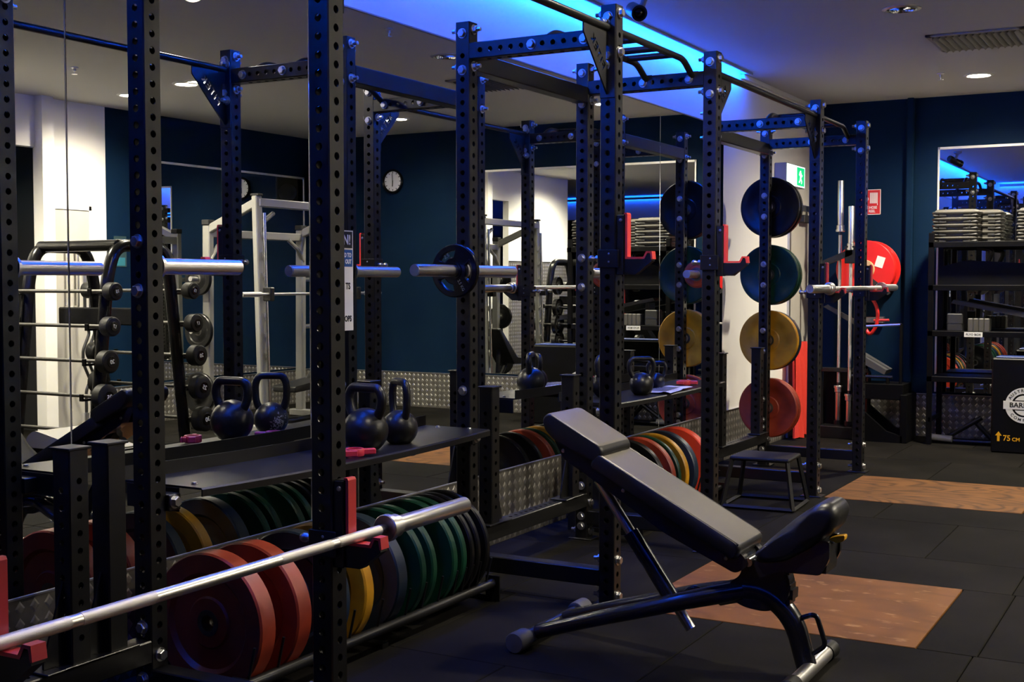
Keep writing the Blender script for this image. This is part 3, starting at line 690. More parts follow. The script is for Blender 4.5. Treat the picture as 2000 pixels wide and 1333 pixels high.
# kettlebell shelves
def kshelf(y0, y1, label, sag):
    t = thing('kettlebell_shelf', label, 'shelf', (0, y0, .75), 0, 'steel shelves between the racks')
    L = y1 - y0; n = 20
    prof = [(.145, .050), (.150, .050), (.150, .003), (.497, .003), (.503, -.003), (.503, -.026), (.498, -.026), (.498, -.004), (.145, -.004)]
    mb = MB(); m = len(prof); vs = []; fs = []
    for i in range(n + 1):
        u = i / n; dz = -sag * 4 * u * (1 - u)
        vs += [(x, u * L, z + dz) for x, z in prof]
    for i in range(n):
        for k in range(m):
            a = i * m + k; b = i * m + (k + 1) % m; fs.append((a, b, b + m, a + m))
    fs += [tuple(range(m)), tuple(n * m + k for k in range(m))]
    mb.add(vs, fs).build('tray', 'steel_satin', t, smooth=25)
    for y, s in ((0.0, -1), (L, 1)):
        MB().box(.16, .40, y - .003, y + .003, -.085, -.004, .002).build('end_bracket', 'steel_black', t)
        a, b = sorted((y, y + s * .055))
        MB().box(.30, .408, a, b, -.075, -.02, .003).build('mount_arm', 'steel_black', t)
        bolt(t, (.408, y + s * .03, -.045), '+x')
        for x in (.25, .42): bolt(t, (x, y - s * .05, .003), '+z').scale = (.5, .5, .4)
    for y in (L * .33, L * .67): MB().box(.16, .495, y - .012, y + .012, -.03 - sag * .88, -.005 - sag * .88).build('rib', 'steel_black', t, smooth=0)
kshelf(3.065, 4.945, 'black steel kettlebell shelf between nearest and middle racks', .016)
kshelf(6.33, 8.14, 'black steel kettlebell shelf between middle and farthest racks', .010)

# kettlebells
def kettlebell(R, hw, hh, tr, loc, rz, label, m='iron_black', scuff=False):
    t = thing('kettlebell', label, 'kettlebell', loc, rz, 'kettlebells on the shelves')
    fl_ = R * .84
    prof = [(R * .52, 0), (R * .60, R * .03)]
    for k in range(3, 17): a = -PI / 2 + PI * k / 17; z = R * math.sin(a) + fl_; r = R * math.cos(a); prof.append((r, z)) if z > R * .06 else None
    prof.append((.001, fl_ + R))
    MB().lathe(prof, 36).build('body', m, t, smooth=60)
    zb = fl_ + R * .62
    pts = [(-R * .62, 0, zb - R * .12), (-hw * .95, 0, zb + R * .42), (-hw, 0, zb + hh * .72), (-hw * .78, 0, zb + hh), (hw * .78, 0, zb + hh), (hw, 0, zb + hh * .72), (hw * .95, 0, zb + R * .42), (R * .62, 0, zb - R * .12)]
    MB().tube(fillet(pts, hw * .5, 5), tr, 14).build('handle', m, t, smooth=60)
    if scuff:
        random.seed(4); mb = MB()
        for k in range(60):
            a = random.gauss(-2.23, .26); e = random.gauss(-.1, .26); w = random.uniform(.003, .009)
            p = Vector((math.cos(e) * math.cos(a), math.cos(e) * math.sin(a), math.sin(e)))
            q = p * (R + .0006) + Vector((0, 0, fl_)); u = p.cross(Vector((0, 0, 1))).normalized(); v = p.cross(u)
            a2 = random.uniform(0, PI); u, v = u * math.cos(a2) + v * math.sin(a2), v * math.cos(a2) - u * math.sin(a2)
            mb.add([q + u * w, q + v * w * .35, q - u * w, q - v * w * .35], [(0, 1, 2, 3)])
        mb.build('paint_wear', 'fabric_grey', t, smooth=0)
    return t
kettlebell(.094, .088, .118, .0195, (.365, 4.165, .742), math.radians(-4), 'large black kettlebell with a wide handle on the nearest shelf')
kettlebell(.078, .072, .150, .0165, (.360, 4.42, .740), math.radians(-30), 'black kettlebell turned edge-on on the nearest shelf', scuff=True)
kettlebell(.088, .080, .110, .0180, (.26, 6.73, .747), math.radians(72), 'large kettlebell hidden behind the middle rack\'s front upright, on the second shelf')
kettlebell(.074, .078, .110, .0150, (.37, 7.00, .746), math.radians(40), 'black kettlebell with a tall handle on the second shelf')
kettlebell(.055, .058, .085, .0125, (.27, 7.48, .745), math.radians(20), 'small black kettlebell farther along the second shelf')

# spring clamps, pads and paper on the shelves
def clamp(loc, rz, label, m):
    t = thing('bar_clamp', label, 'clamp', loc, rz, 'plastic bar clamps')
    MB().ring_lathe([(.027, 0), (.036, 0), (.038, .003), (.038, .027), (.036, .030), (.027, .030)], 24, 'z').build('ring', m, t)
    MB().box(.032, .085, -.012, .012, .003, .027, .004).build('lever', m, t)
    MB().box(-.046, -.030, -.016, .016, .002, .028, .003).build('hinge', m, t)
    for k in range(3): MB().box(-.05, .0, -.045 + k * .008 - .003, -.045 + k * .008 + .003, .004, .026, .002).build('grip_rib', m, t)
    return t
clamp((.435, 3.995, .742), .9, 'red plastic bar clamp beside the large kettlebell on the nearest shelf', 'plastic_red')
clamp((.235, 4.29, .741), -.5, 'magenta plastic bar clamp between the kettlebells and the mirror', 'pink')
clamp((.34, 7.80, .748), .2, 'pink plastic bar clamp on the second shelf before the farthest rack', 'uhmw_red')
t = thing('leaflet', 'crumpled printed leaflet lying on the second kettlebell shelf', 'paper', (.40, 7.36, .7495), .1)
n = 9; vs = [(-.09 + .18 * i / n, -.26 + .52 * j / n, .002 + .010 * max(0, math.sin(i * 1.1 + j * .7)) * (1 if j < 6 else .3)) for i in range(n + 1) for j in range(n + 1)]
MB().add(vs + [(x, y, 0) for x, y, z in vs], [(i * (n + 1) + j, (i + 1) * (n + 1) + j, (i + 1) * (n + 1) + j + 1, i * (n + 1) + j + 1) for i in range(n) for j in range(n)]).build('sheet', 'paper', t, smooth=0)
for k in range(9): MB().box(-.075, .06, -.24 + k * .036, -.225 + k * .036, .0125, .0135).build('print_block', 'ink', t, smooth=0)
# ------------------------------------------------------------------ the adjustable bench
def soft_pad(prof, y0, y1, name, m, parent, top_m=None, rnd=.03, n=6, side_in=.012):
    """pad: outline in xz extruded over y with rounded side edges"""
    W = y1 - y0; cx = sum(p[0] for p in prof) / len(prof); cz = sum(p[1] for p in prof) / len(prof)
    mb = MB(); m_ = len(prof); vs = []; fs = []; st = []
    for k in range(n + 1):
        a = PI / 2 * k / n; st.append((y0 + rnd * (1 - math.sin(a)), side_in * (1 - math.cos(a)) ** 1.0))
    st = [(y0 + rnd * (1 - math.cos(PI / 2 * k / n)), 1 - math.sin(PI / 2 * k / n)) for k in range(n + 1)]
    full = [(y, q) for y, q in st] + [(y1 - (y - y0), q) for y, q in reversed(st)]
    for y, q in full:
        for (x, z) in prof:
            dx, dz = x - cx, z - cz; L = math.hypot(dx, dz)
            vs.append((x - dx / L * side_in * q, y, z - dz / L * side_in * q))
    r = len(full)
    for i in range(r - 1):
        for k in range(m_):
            a = i * m_ + k; b = i * m_ + (k + 1) % m_; fs.append((a, b, b + m_, a + m_))
    fs += [tuple(range(m_)), tuple((r - 1) * m_ + k for k in range(m_))]
    o = mb.add(vs, fs).build(name, m, parent, smooth=50)
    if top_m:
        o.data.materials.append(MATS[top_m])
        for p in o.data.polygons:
            if p.normal.z > .70 and abs(p.normal.y) < .35: p.material_index = 1  # up-facing faces get the painted sheen colour
    return o
def round_poly(pts, r, n=4):
    out = []; N = len(pts)
    for i in range(N):
        a, b, c = Vector(pts[i - 1]), Vector(pts[i]), Vector(pts[(i + 1) % N]); rr = r[i] if isinstance(r, (list, tuple)) else r
        u, w = a - b, c - b; d = min(rr, u.length * .48, w.length * .48); p0 = b + u.normalized() * d; p1 = b + w.normalized() * d
        for k in range(n + 1): t = k / n; q = p0 * (1 - t) ** 2 + b * 2 * t * (1 - t) + p1 * t * t; out.append((q.x, q.y))
    return out
BX, BY = 1.07, 4.42
bench = thing('weight_bench', 'black adjustable weight bench with inclined back pad in the foreground', 'bench', (BX, BY, 0))
def L2(pts): return [(x - BX, z) for x, z in pts]
# back pad: top line from (1.37,.775) to (1.935,.485)
d = Vector((1.925 - 1.365, .487 - .778)).normalized(); nrm = Vector((-d.y, d.x))
def padline(p0, p1, th): 
    a, b = Vector(p0), Vector(p1); dd = (b - a).normalized(); nn = Vector((dd.y, -dd.x))
    if nn.y > 0: nn = -nn
    return [tuple(a), tuple(b), tuple(b + nn * th), tuple(a + nn * th)]
bp = padline((1.350, .783), (1.935, .478), .062)
soft_pad(round_poly(L2(bp), [.022, .030, .02, .02]), -.140, .140, 'back_pad', 'vinyl', bench, 'vinyl_top_sheen', rnd=.024, side_in=.013)
hp = [(1.120, .905), (1.150, .925), (1.372, .808), (1.385, .775), (1.350, .738), (1.17, .815), (1.125, .862)]
soft_pad(round_poly(L2(hp), .022), -.140, .140, 'head_pad', 'vinyl', bench, 'vinyl_top_sheen', rnd=.024, side_in=.013)
for s_ in (-1, 1):
    MB().tube([(1.368 - BX, s_ * .132, .7705), (1.92 - BX, s_ * .132, .4825)], .0045, 8).build('piping', 'vinyl', bench)
sp = [(1.955, .440), (2.02, .508), (2.12, .598), (2.200, .656), (2.245, .655), (2.268, .622), (2.255, .565), (2.18, .490), (2.07, .425), (1.985, .415)]
soft_pad(round_poly(L2(sp), .03), -.115, .115, 'seat_pad', 'vinyl', bench, rnd=.055, n=8, side_in=.045)
# dark side skirts of the pads and backrest frame
for s in (-1, 1):
    fr = round_poly(L2([(1.150, .835), (1.20, .742), (1.30, .688), (1.62, .495), (1.90, .372), (1.95, .405), (1.93, .442), (1.40, .722), (1.30, .775), (1.18, .815)]), .02)
    MB().prism(fr, s * .085 - .022, s * .085 + .022).build('back_frame', 'paint_bench', bench, smooth=30)
    for x, z in ((1.20, .775), (1.455, .640), (1.865, .425)):
        MB().lathe([(.008, 0), (.007, .004), (.001, .005)], 10).xf(Matrix.Translation((x - BX, s * .107, z)) @ Matrix.Rotation(-s * PI / 2, 4, 'X')).build('screw', 'zinc', bench)
MB().prism(L2([(1.24, .742), (1.32, .66), (1.90, .372), (1.94, .40), (1.92, .435), (1.38, .72)]), -.07, .07).build('back_plate', 'paint_bench', bench, smooth=20)
# seat carriage
for s in (-1, 1):
    MB().prism(round_poly(L2([(1.955, .430), (1.99, .415), (2.20, .520), (2.235, .520), (2.235, .455), (2.205, .395), (2.05, .392), (1.98, .36)]), .015), s * .075 - .010, s * .075 + .010).build('seat_side', 'paint_bench', bench, smooth=30)
MB().prism(L2([(1.99, .40), (2.22, .40), (2.23, .50), (2.18, .51)]), -.07, .07).build('seat_frame', 'paint_bench', bench, smooth=20)
MB().tube([(1.945 - BX, -.10, .417), (1.945 - BX, .10, .417)], .016, 14).build('hinge_rod', 'chrome', bench)
MB().prism(round_poly([(2.215 - BX, .518), (2.245 - BX, .530), (2.275 - BX, .536), (2.272 - BX, .515), (2.245 - BX, .505)], .008), -.03, .01).build('adjust_lever', 'yellow', bench, smooth=30)
# Y frame: upright web and curved rear leg
MB().prism(round_poly(L2([(1.905, .395), (1.96, .42), (2.06, .405), (2.085, .33), (2.06, .255), (1.99, .225), (1.90, .235), (1.85, .265), (1.855, .325), (1.89, .345)]), .03), -.032, .032).build('web_plate', 'paint_bench', bench, smooth=30)
for k in range(7):
    a = 1.9 + k * .22
    MB().box(-.006, .006, -.034, .034, -.006, .012).xf(Matrix.Translation((2.075 - BX + .012 * math.sin(k), 0, .27 + k * .018))).build('adjust_tooth', 'steel_satin', bench, smooth=0)
leg = fillet([(1.80 - BX, 0, .262), (1.96 - BX, 0, .310), (2.085 - BX, 0, .215), (2.135 - BX, 0, .04)], .12, 10)
MB().tube(leg, .040, 20, rs=[.044 - .006 * i / (len(leg) - 1) for i in range(len(leg))]).build('rear_leg', 'paint_bench', bench, smooth=50)
MB().tube(fillet([(2.118 - BX, 0, .215), (2.168 - BX, 0, .235), (2.205 - BX, 0, .125), (2.150 - BX, 0, .082)], .022, 5), .0095, 12).build('lift_handle', 'paint_bench', bench)
MB().tube([(2.150 - BX, -.235, .034), (2.150 - BX, .235, .034)], .028, 18).build('rear_foot_bar', 'chrome_satin', bench)
for s in (-1, 1): MB().lathe([(.001, -.02), (.032, -.02), (.034, -.015), (.034, .055), (.030, .06)], 20, 'y').xf(Matrix.Translation((2.150 - BX, s * .225, .034)) @ Matrix.Scale(s, 4, (0, 1, 0))).build('foot_cap', 'rubber_black', bench)
# twin base tubes to the front foot bar, swelling where they merge
for s in (-1, 1):
    pts = [(1.095 - BX, s * .125, .052), (1.35 - BX, s * .105, .135), (1.55 - BX, s * .088, .195), (1.68 - BX, s * .070, .236), (1.80 - BX, s * .038, .268), (1.90 - BX, s * .010, .292)]
    fp = fillet(pts, .08, 6)
    MB().tube(fp, .030, 18, rs=[.028 + .008 * min(1, i / (len(fp) - 1) * 1.2) for i in range(len(fp))]).build('base_tube', 'paint_bench', bench, smooth=60)
MB().tube([(1.075 - BX, -.25, .040), (1.075 - BX, .30, .040)], .026, 18).build('front_foot_bar', 'steel_satin', bench)
for s, y in ((-1, .185), (1, .255)):
    MB().lathe([(.030, -.005), (.038, 0), (.040, .010), (.041, .085), (.037, .092), (.001, .094)], 24, 'y').xf(Matrix.Translation((1.075 - BX, s * y, .041)) @ Matrix.Scale(s, 4, (0, 1, 0))).build('foot_cap', 'rubber_grey', bench)
# telescopic strut
a0 = Vector((1.300 - BX, 0, .655)); a1 = Vector((1.690 - BX, 0, .115)); dd = (a1 - a0).normalized(); Ls = (a1 - a0).length
MB().tube([a0, a0 + dd * Ls * .44], .020, 18).build('strut_rod', 'chrome_satin', bench)
MB().tube([a0 + dd * Ls * .36, a0 + dd * Ls * .40, a0 + dd * Ls * .86], .032, 20).build('strut_sleeve', 'paint_bench', bench)
MB().tube([a0 + dd * Ls * .85, a1], .020, 18).build('strut_end', 'chrome_satin', bench)
q = a0 + dd * Ls * .84
MB().tube([q + Vector((0, -.055, 0)), q + Vector((0, .055, 0))], .018, 14).build('strut_pivot', 'paint_bench', bench)
MB().tube(fillet([q + Vector((.02, .02, .03)), q + Vector((.06, .02, .07)), q + Vector((.11, .02, .055)), q + Vector((.12, .02, .03))], .03), .013, 12).build('strut_bracket', 'paint_bench', bench)

# ------------------------------------------------------------------ step stool by the racks
t = thing('step_stool', 'low black steel step stool in front of the farthest rack', 'stool', (.915, 7.74, 0), math.radians(4))
MB().box(-.19, .19, -.17, .17, .30, .325, .008).build('top', 'stool_black', t)
for sx in (-1, 1):
    for sy in (-1, 1): MB().tube([(sx * .175, sy * .155, .305), (sx * .225, sy * .215, .012)], .015, 4).build('leg', 'stool_black', t, smooth=0)
    MB().tube([(sx * .225, -.215, .014), (sx * .225, .215, .014)], .014, 4).build('foot_rail', 'stool_black', t, smooth=0)
for sy in (-1, 1): MB().tube([(-.225, sy * .215, .014), (.225, sy * .215, .014)], .014, 4).build('foot_rail', 'stool_black', t, smooth=0)

# ------------------------------------------------------------------ left wall beyond the mirrors
t = thing('exit_sign', 'illuminated green and white exit sign box on the white wall', 'sign', (0, 11.06, 2.38))
MB().box(0, .11, -.28, .28, -.10, .10, .006).build('housing', 'grey_plastic', t)
MB().box(.11, .114, -.27, .27, -.092, .092).build('face', 'exit_white', t, smooth=0)
MB().box(.114, .116, .02, .25, -.082, .082).build('green_panel', 'exit_green', t, smooth=0)
fig = [(-.035, .065), (.0, .075), (.012, .05), (.04, .02), (.06, .025), (.055, .005), (.02, .0), (.012, -.02), (.05, -.055), (.03, -.085), (.018, -.08), (.028, -.058), (-.01, -.03), (-.035, -.07), (-.075, -.075), (-.07, -.055), (-.045, -.05), (-.025, .0), (-.03, .03), (-.055, .01), (-.065, .025)]
MB().prism([(.135 + y * .8, z * .75) for y, z in fig], .116, .1175, 'yz').build('running_figure', 'exit_white', t, smooth=0)
d1 = struct(MB().box(.002, .012, 11.235, 11.90, 0, 2.10, .003).build('door_1', 'door_paint'), 'pale fire exit door in the white wall')
fr = MB().box(0, .022, 11.19, 11.235, 0, 2.15).box(0, .022, 11.19, 11.91, 2.10, 2.15)
fr.build('door_frame', 'alu', d1, smooth=0)
MB().box(.012, .035, 11.26, 11.34, .95, 1.08, .004).build('door_handle', 'alu', d1)
t = thing('door_closer', 'grey door closer above the exit door', 'door closer', (.012, 11.62, 2.02))
MB().box(.002, .06, -.13, .13, -.035, .035, .006).build('housing', 'grey_dark', t)
MB().tube([(.05, .08, .04), (.14, .16, .05), (.03, .24, .06)], .008, 8).build('arm', 'alu', t)
# red cloth hanging from the door
t = thing('red_cloth', 'bright red cloth hanging in folds behind the hung plates', 'cloth', (.10, 11.26, 0))
nx, nz = 22, 14; vs = []; 
for th in (0, .012):
    for i in range(nx + 1):
        for j in range(nz + 1):
            u = i / nx; v = j / nz; amp = .016 + .02 * (1 - v)
            y = -.24 + .48 * u * (1 - .20 * v) + .05 * v; z = .02 + .86 * v
            vs.append((.02 + th + amp * math.sin(u * 19 + 1.5 * v) - .03 * v, y, z + .012 * math.sin(u * 11) * (1 - v)))
N = (nx + 1) * (nz + 1); fs = []
for i in range(nx):
    for j in range(nz):
        a = i * (nz + 1) + j; q = (a, a + nz + 1, a + nz + 2, a + 1); fs += [q, tuple(N + k for k in q[::-1])]
MB().add(vs, fs).build('cloth', 'towel_red', t, smooth=80)
MB().tube([(-.085, .05, .90), (-.03, .05, .90), (-.012, .05, .88)], .006, 8).build('hook', 'alu', t)
# poster on the mirror
t = thing('poster', 'white printed notice with black and blue headings stuck on the mirror', 'poster', (.0062, 4.42, 1.437))
MB().box(0, .001, -.15, .15, -.224, .224).build('sheet', 'paper', t, smooth=0)
MB().box(.001, .0014, -.145, .145, .145, .219).build('heading_band', 'ink', t, smooth=0)
MB().box(.001, .0014, -.145, .145, .062, .138).build('blue_band', 'ink_blue', t, smooth=0)
def ptext(txt, y, z, s, m, sq=.8): text_obj('lettering', txt, s, m, t, face_plusx(.0016, y, z), depth=.0003, align='RIGHT', bold=.0014, squeeze=sq)
ptext('N!', .132, .180, .062, 'paper', .85); ptext('D TO', .136, .113, .026, 'paper'); ptext('OUT', .136, .084, .026, 'paper')
ptext('TS', .128, -.026, .040, 'ink'); ptext('OPS', .136, -.172, .036, 'ink')

# ------------------------------------------------------------------ far wall: hose reel, bars, shelf
t = thing('hose_reel', 'red fire hose reel on the far navy wall', 'hose reel', (.60, FAR, 1.545))
for y in (-.30, -.06): MB().ring_lathe([(.05, y - .006), (.262, y - .006), (.268, y), (.262, y + .006), (.05, y + .006)], 48, 'y').build('side_disc', 'hose_red', t)
for k in range(5): MB().ring_lathe([(.228 + .018 * math.cos(a), -.262 + .04 * k + .018 * math.sin(a)) for a in [2 * PI * q / 8 for q in range(8)]], 40, 'y').build('hose_coil', 'hose_red', t)
MB().lathe([(.001, -.325), (.085, -.325), (.088, -.318), (.088, -.305)], 28, 'y').build('hub', 'hose_hub', t)
MB().tube([(0, -.33, 0), (0, 0, 0)], .03, 14).build('axle', 'steel_black', t)
MB().box(.07, .145, -.309, -.3065, .055, .155).xf(Matrix.Rotation(.3, 4, 'Y')).build('label', 'paper', t, smooth=0)
MB().prism([(.03, -.10), (.21, -.235), (.235, -.215), (.06, -.075)], -.312, -.307).build('cut_slot', 'ink', t, smooth=0)
MB().tube(fillet([(.02, -.18, -.24), (.10, -.20, -.36), (.09, -.20, -.52), (.02, -.18, -.62), (-.05, -.16, -.5)], .08), .017, 12).build('hose', 'hose_red', t)
MB().tube([(.06, -.2, -.47), (.20, -.2, -.465)], .012, 10).build('nozzle', 'uhmw_red', t)
MB().box(-.05, .12, -.06, 0, -.50, -.44, .005).build('valve', 'zinc', t)
t = thing('hose_sign', 'red fire hose reel sign with white pictogram on the navy wall', 'sign', (.565, FAR - .003, 2.18))
MB().box(-.10, .10, -.001, .003, -.118, .118).build('sheet', 'sign_red', t, smooth=0)
for b in ((-.10, .10, .112, .118), (-.10, .10, -.118, -.112), (-.10, -.094, -.118, .118), (.094, .10, -.118, .118)): MB().box(b[0], b[1], -.002, -.0005, b[2], b[3]).build('border', 'paper', t, smooth=0)
for k in range(9): MB().box(.0 + k * .0082, .0055 + k * .0082, -.002, -.0005, -.012, .088).build('reel_stripe', 'paper', t, smooth=0)
MB().box(.066, .072, -.002, -.0005, -.03, -.01).build('reel_stripe', 'paper', t, smooth=0)
MB().ring_lathe([(.012, -.002), (.018, -.002), (.018, -.0005), (.012, -.0005)], 20, 'y', (-.03, 0, .03)).build('reel_ring', 'paper', t, smooth=0)
text_obj('lettering', 'FIRE HOSE', .034, 'paper', t, face_minusy(-.0, -.0018, -.052), depth=.0003, bold=.0008, squeeze=.85)
text_obj('lettering', 'REEL', .034, 'paper', t, face_minusy(.02, -.0018, -.086), depth=.0003, bold=.0008, squeeze=.85)
# vertical bar stand
t = thing('bar_stand', 'black floor stand holding two upright barbells by the far wall', 'bar stand', (.42, 11.52, 0))
MB().box(-.17, .23, -.16, .16, 0, .11, .004).build('base', 'steel_black', t)
for x, y in ((-.032, .03), (.08, -.02)): MB().ring_lathe([(.030, .11), (.042, .11), (.042, .15), (.030, .15)], 20, 'z', (x, y, 0)).build('cup', 'steel_satin', t)
MB().box(-.19, .25, -.02, .02, .60, .64, .004).build('cross_bar', 'steel_black', t)
MB().tube([(-.19, 0, .62), (-.19, .05, .05)], .018, 8).build('stay', 'steel_black', t); MB().tube([(.25, 0, .62), (.22, .05, .05)], .018, 8).build('stay', 'steel_black', t)
MB().prism([(-.19, 1.62), (.05, 1.72), (.10, 1.72), (.10, 1.68), (-.17, 1.57)], -.05, -.02).build('upper_arm', 'steel_black', t, smooth=0)
MB().box(.03, .13, -.05, .0, 1.60, 1.76, .004).build('upper_clamp', 'steel_black', t)
MB().box(-.19, .25, .08, .10, .10, .60, .004).build('back_panel', 'black_deep', t)
MB().prism([(-.19, 1.20), (-.15, 1.22), (.22, 1.02), (.20, .98)], .06, .09).build('slant_arm', 'grey_dark', t, smooth=0)
MB().tube([(-.185, -.02, .62), (-.185, -.03, 1.60)], .016, 8).build('stay', 'steel_black', t)
# dark wedge-shaped sled leaning at the wall
t = thing('push_sled', 'dark sled with slanted side leaning by the far wall', 'sled', (.86, 11.50, 0))
for y in (-.18, .18): MB().prism([(-.28, .0), (.16, .0), (.16, .06), (.02, .10), (-.25, .33), (-.29, .30)], y - .02, y + .02).build('side_runner', 'black_deep', t, smooth=0)
MB().box(.14, .20, -.2, .2, 0, .43, .004).build('upright', 'black_deep', t)
MB().box(-.26, .16, -.18, .18, .38, .52, .004).build('deck', 'black_deep', t)
MB().prism([(-.27, .72), (-.02, .60), (.0, .64), (-.24, .78)], -.12, .12).build('pad', 'rubber_grey', t, smooth=0)
MB().tube([(-.30, -.15, .58), (.06, -.15, .58)], .014, 8).build('handle', 'steel_satin', t)
MB().tube([(-.22, .1, .46), (-.24, .1, .70)], .02, 8).build('mast', 'black_deep', t); MB().tube([(.02, -.15, .46), (.02, -.15, .58)], .016, 8).build('mast', 'black_deep', t)
MB().tube([(-.2, -.1, 1.03), (.12, -.1, 1.05)], .012, 8).build('cross_pin', 'chrome_satin', t); MB().tube([(.12, -.1, .46), (.12, -.1, 1.06)], .014, 8).build('mast', 'black_deep', t)

# storage shelf with its load
SX0, SX1, SY0, SY1 = 1.215, 2.335, 11.34, 11.84
t = thing('storage_shelf', 'black steel storage shelving against the far mirror', 'shelf', (SX0, SY0, 0))
LW, LD = SX1 - SX0, SY1 - SY0
for x in (0, LW - .05):
    for y in (0, LD - .04): MB().box(x, x + .045, y, y + .04, 0, 1.86, .003).build('upright', 'black_deep', t)
for z in (.60, 1.0, 1.40, 1.775):
    MB().box(.0, LW, 0, .03, z - .045, z + .004, .003).box(0, LW, LD - .03, LD, z - .045, z + .004, .003).build('beam', 'black_deep', t)
    MB().box(.01, LW - .01, .01, LD - .01, z - .012, z).build('deck', 'black_deep', t, smooth=0)
for k, (z, R) in enumerate(((1.39, .09), (1.17, .09), (1.0, .11), (.83, .11), (.62, .14))):
    MB().tube([(LW, .05, z), (LW + .16, .05, z)], .012, 10).build('side_peg', 'steel_satin', t)
    pk = thing('small_plate', '%s small black plate on the pegs at the shelving end, seen in the mirror' % ['topmost', 'second', 'third', 'fourth', 'lowest'][k], 'weight plate', (SX1 + .13, SY0 + .05, z), 0, 'plates on the shelving end')
    MB().ring_lathe([(.013, -.02), (R * .4, -.02), (R * .5, -.012), (R * .85, -.012), (R, -.02), (R, .02), (R * .85, .012), (R * .5, .012), (R * .4, .02), (.013, .02)], 28, 'x').build('disc', 'plate_black', pk); MB().ring_lathe([(.0125, -.022), (.022, -.022), (.022, .022), (.0125, .022)], 16, 'x').build('hub', 'zinc', pk)
MB().box(.02, .035, 0, LD, .2, .24).build('side_brace', 'black_deep', t, smooth=0)
for x, txt in ((.385, 'PLYO BOX'), (.905, 'PLYO BOX')):
    MB().box(x - .075, x + .075, -.003, 0, .955, .998).build('label_card', 'paper', t, smooth=0)
    text_obj('lettering', txt, .026, 'ink', t, face_minusy(x, -.0035, .976), depth=.0003, bold=.0005)
step_w = [(.186, .141, 0), (.188, .143, .022), (.198, .153, .026), (.203, .158, .032), (.203, .158, .042), (.196, .151, .047), (.184, .139, .049), (.172, .128, .062), (.16, .115, .065)]
def step_me():
    mb = MB(); vs = []; fs = []; n = 24
    for hx, hy, z in step_w:
        for k in range(n):
            a = 2 * PI * k / n; c, s = math.cos(a), math.sin(a); e = 5.0
            r = (abs(c) ** e + abs(s) ** e) ** (-1 / e); vs.append((hx * r * c, hy * r * s, z))
    m = len(step_w)
    for i in range(m - 1):
        for k in range(n): a = i * n + k; b = i * n + (k + 1) % n; fs.append((a, b, b + n, a + n))
    fs += [tuple(range(n)), tuple((m - 1) * n + k for k in range(n))]
    return mesh_only(mb.add(vs, fs).build('step', 'step_grey', smooth=50))
sm = step_me()
skm = mesh_only(MB().box(-.189, .189, -.144, .144, .0005, .0225, .02).build('skirt', 'step_dark'))
pos = ['bottom', 'second', 'third', 'fourth', 'top']
for sx, sy, sc, nm in ((1.425, 11.52, 1.0, 'left front stack'), (1.60, 11.70, .95, 'stack behind the left one'), (2.12, 11.52, 1.0, 'right front stack')):
    for k in range(5):
        z = 1.7755 + k * .0555
        r = thing('step_board', 'grey aerobic step, %s of the %s on the top shelf' % (pos[k], nm), 'step', (sx, sy, z), 0, 'aerobic steps on the shelf')
        o = inst(sm, 'board', r); o.scale = (sc, sc, 1.0)
        sk = inst(skm, 'skirt', r); sk.scale = (sc, sc, 1)
        for a in (-.1, .1): MB().box(a - .03, a + .03, -.150, -.142, .004, .022, .002).build('foot_notch', 'ink', r)
# items on the shelves
t = thing('wedge_bench', 'black folded bench lying on the upper shelf', 'bench', (1.62, 11.58, 1.40))
MB().prism(round_poly([(-.34, 0), (.46, 0), (.50, .06), (.44, .17), (.38, .19), (-.10, .22), (-.34, .16)], .02), -.14, .14).build('body', 'black_vinyl', t, smooth=30)
MB().tube(fillet([(.05, 0, .2), (.10, 0, .31), (-.04, 0, .33)], .05), .02, 10).build('handle', 'steel_black', t)
t = thing('ramp_board', 'long grey plank lying slanted on the middle shelf', 'board', (1.85, 11.50, 1.0))
MB().prism([(-.45, .245), (-.43, .275), (.60, .085), (.60, .04)], -.10, .10).build('plank', 'grey_dark', t, smooth=0)
for x, z in ((-.36, .0), (.4, .0)): MB().box(x - .02, x + .02, -.08, .08, 0, .235 - (x + .4) * .19, .004).build('prop', 'steel_black', t)
o = thing('foam_block', 'dark grey foam block on the shelf above the label', 'block', (1.435, 11.46, 1.0)); MB().box(-.065, .065, -.07, .07, 0, .155, .008).build('block', 'grey_dark', o)
MB().box(-.066, .066, -.0715, .0715, .07, .074).build('seam', 'ink', o, smooth=0)
o = thing('foam_block', 'pale grey ribbed block on the shelf above the label', 'block', (1.635, 11.44, 1.0))
for k in range(4): MB().box(-.09 + k * .045, -.047 + k * .045, -.06, .06, 0, .115, .006).build('segment', 'step_grey', o)
t = thing('plyo_box', 'black foam plyo box with round white emblem on the floor', 'plyo box', (1.792, 11.08, 0))
MB().box(0, .80, 0, .25, .0, .795, .012).build('body', 'black_vinyl', t)
MB().box(.03, .78, .01, .24, .795, .807, .004).build('top_pad', 'blue_mat', t)
ccx, ccz = .258, .405
for r0, r1 in ((.098, .148),): MB().ring_lathe([(r0, -.002), (r1, -.002), (r1, .0005), (r0, .0005)], 56, 'y', (ccx, 0, ccz)).build('emblem_ring', 'paper', t, smooth=0)
MB().box(ccx - .162, ccx + .162, -.003, .0, ccz - .034, ccz + .034).build('emblem_band', 'paper', t, smooth=0)
for s in (-1, 1):
    pl = [(ccx + .083 * math.cos(a), ccz + s * .083 * math.sin(a)) for a in [PI * .17 + PI * .66 * k / 12 for k in range(13)]]
    MB().prism(pl, -.002, .0005).build('emblem_segment', 'paper', t, smooth=0)
text_obj('lettering', 'BARBELL', .056, 'ink', t, face_minusy(ccx, -.0035, ccz), depth=.0003, bold=.0016, squeeze=1.05)
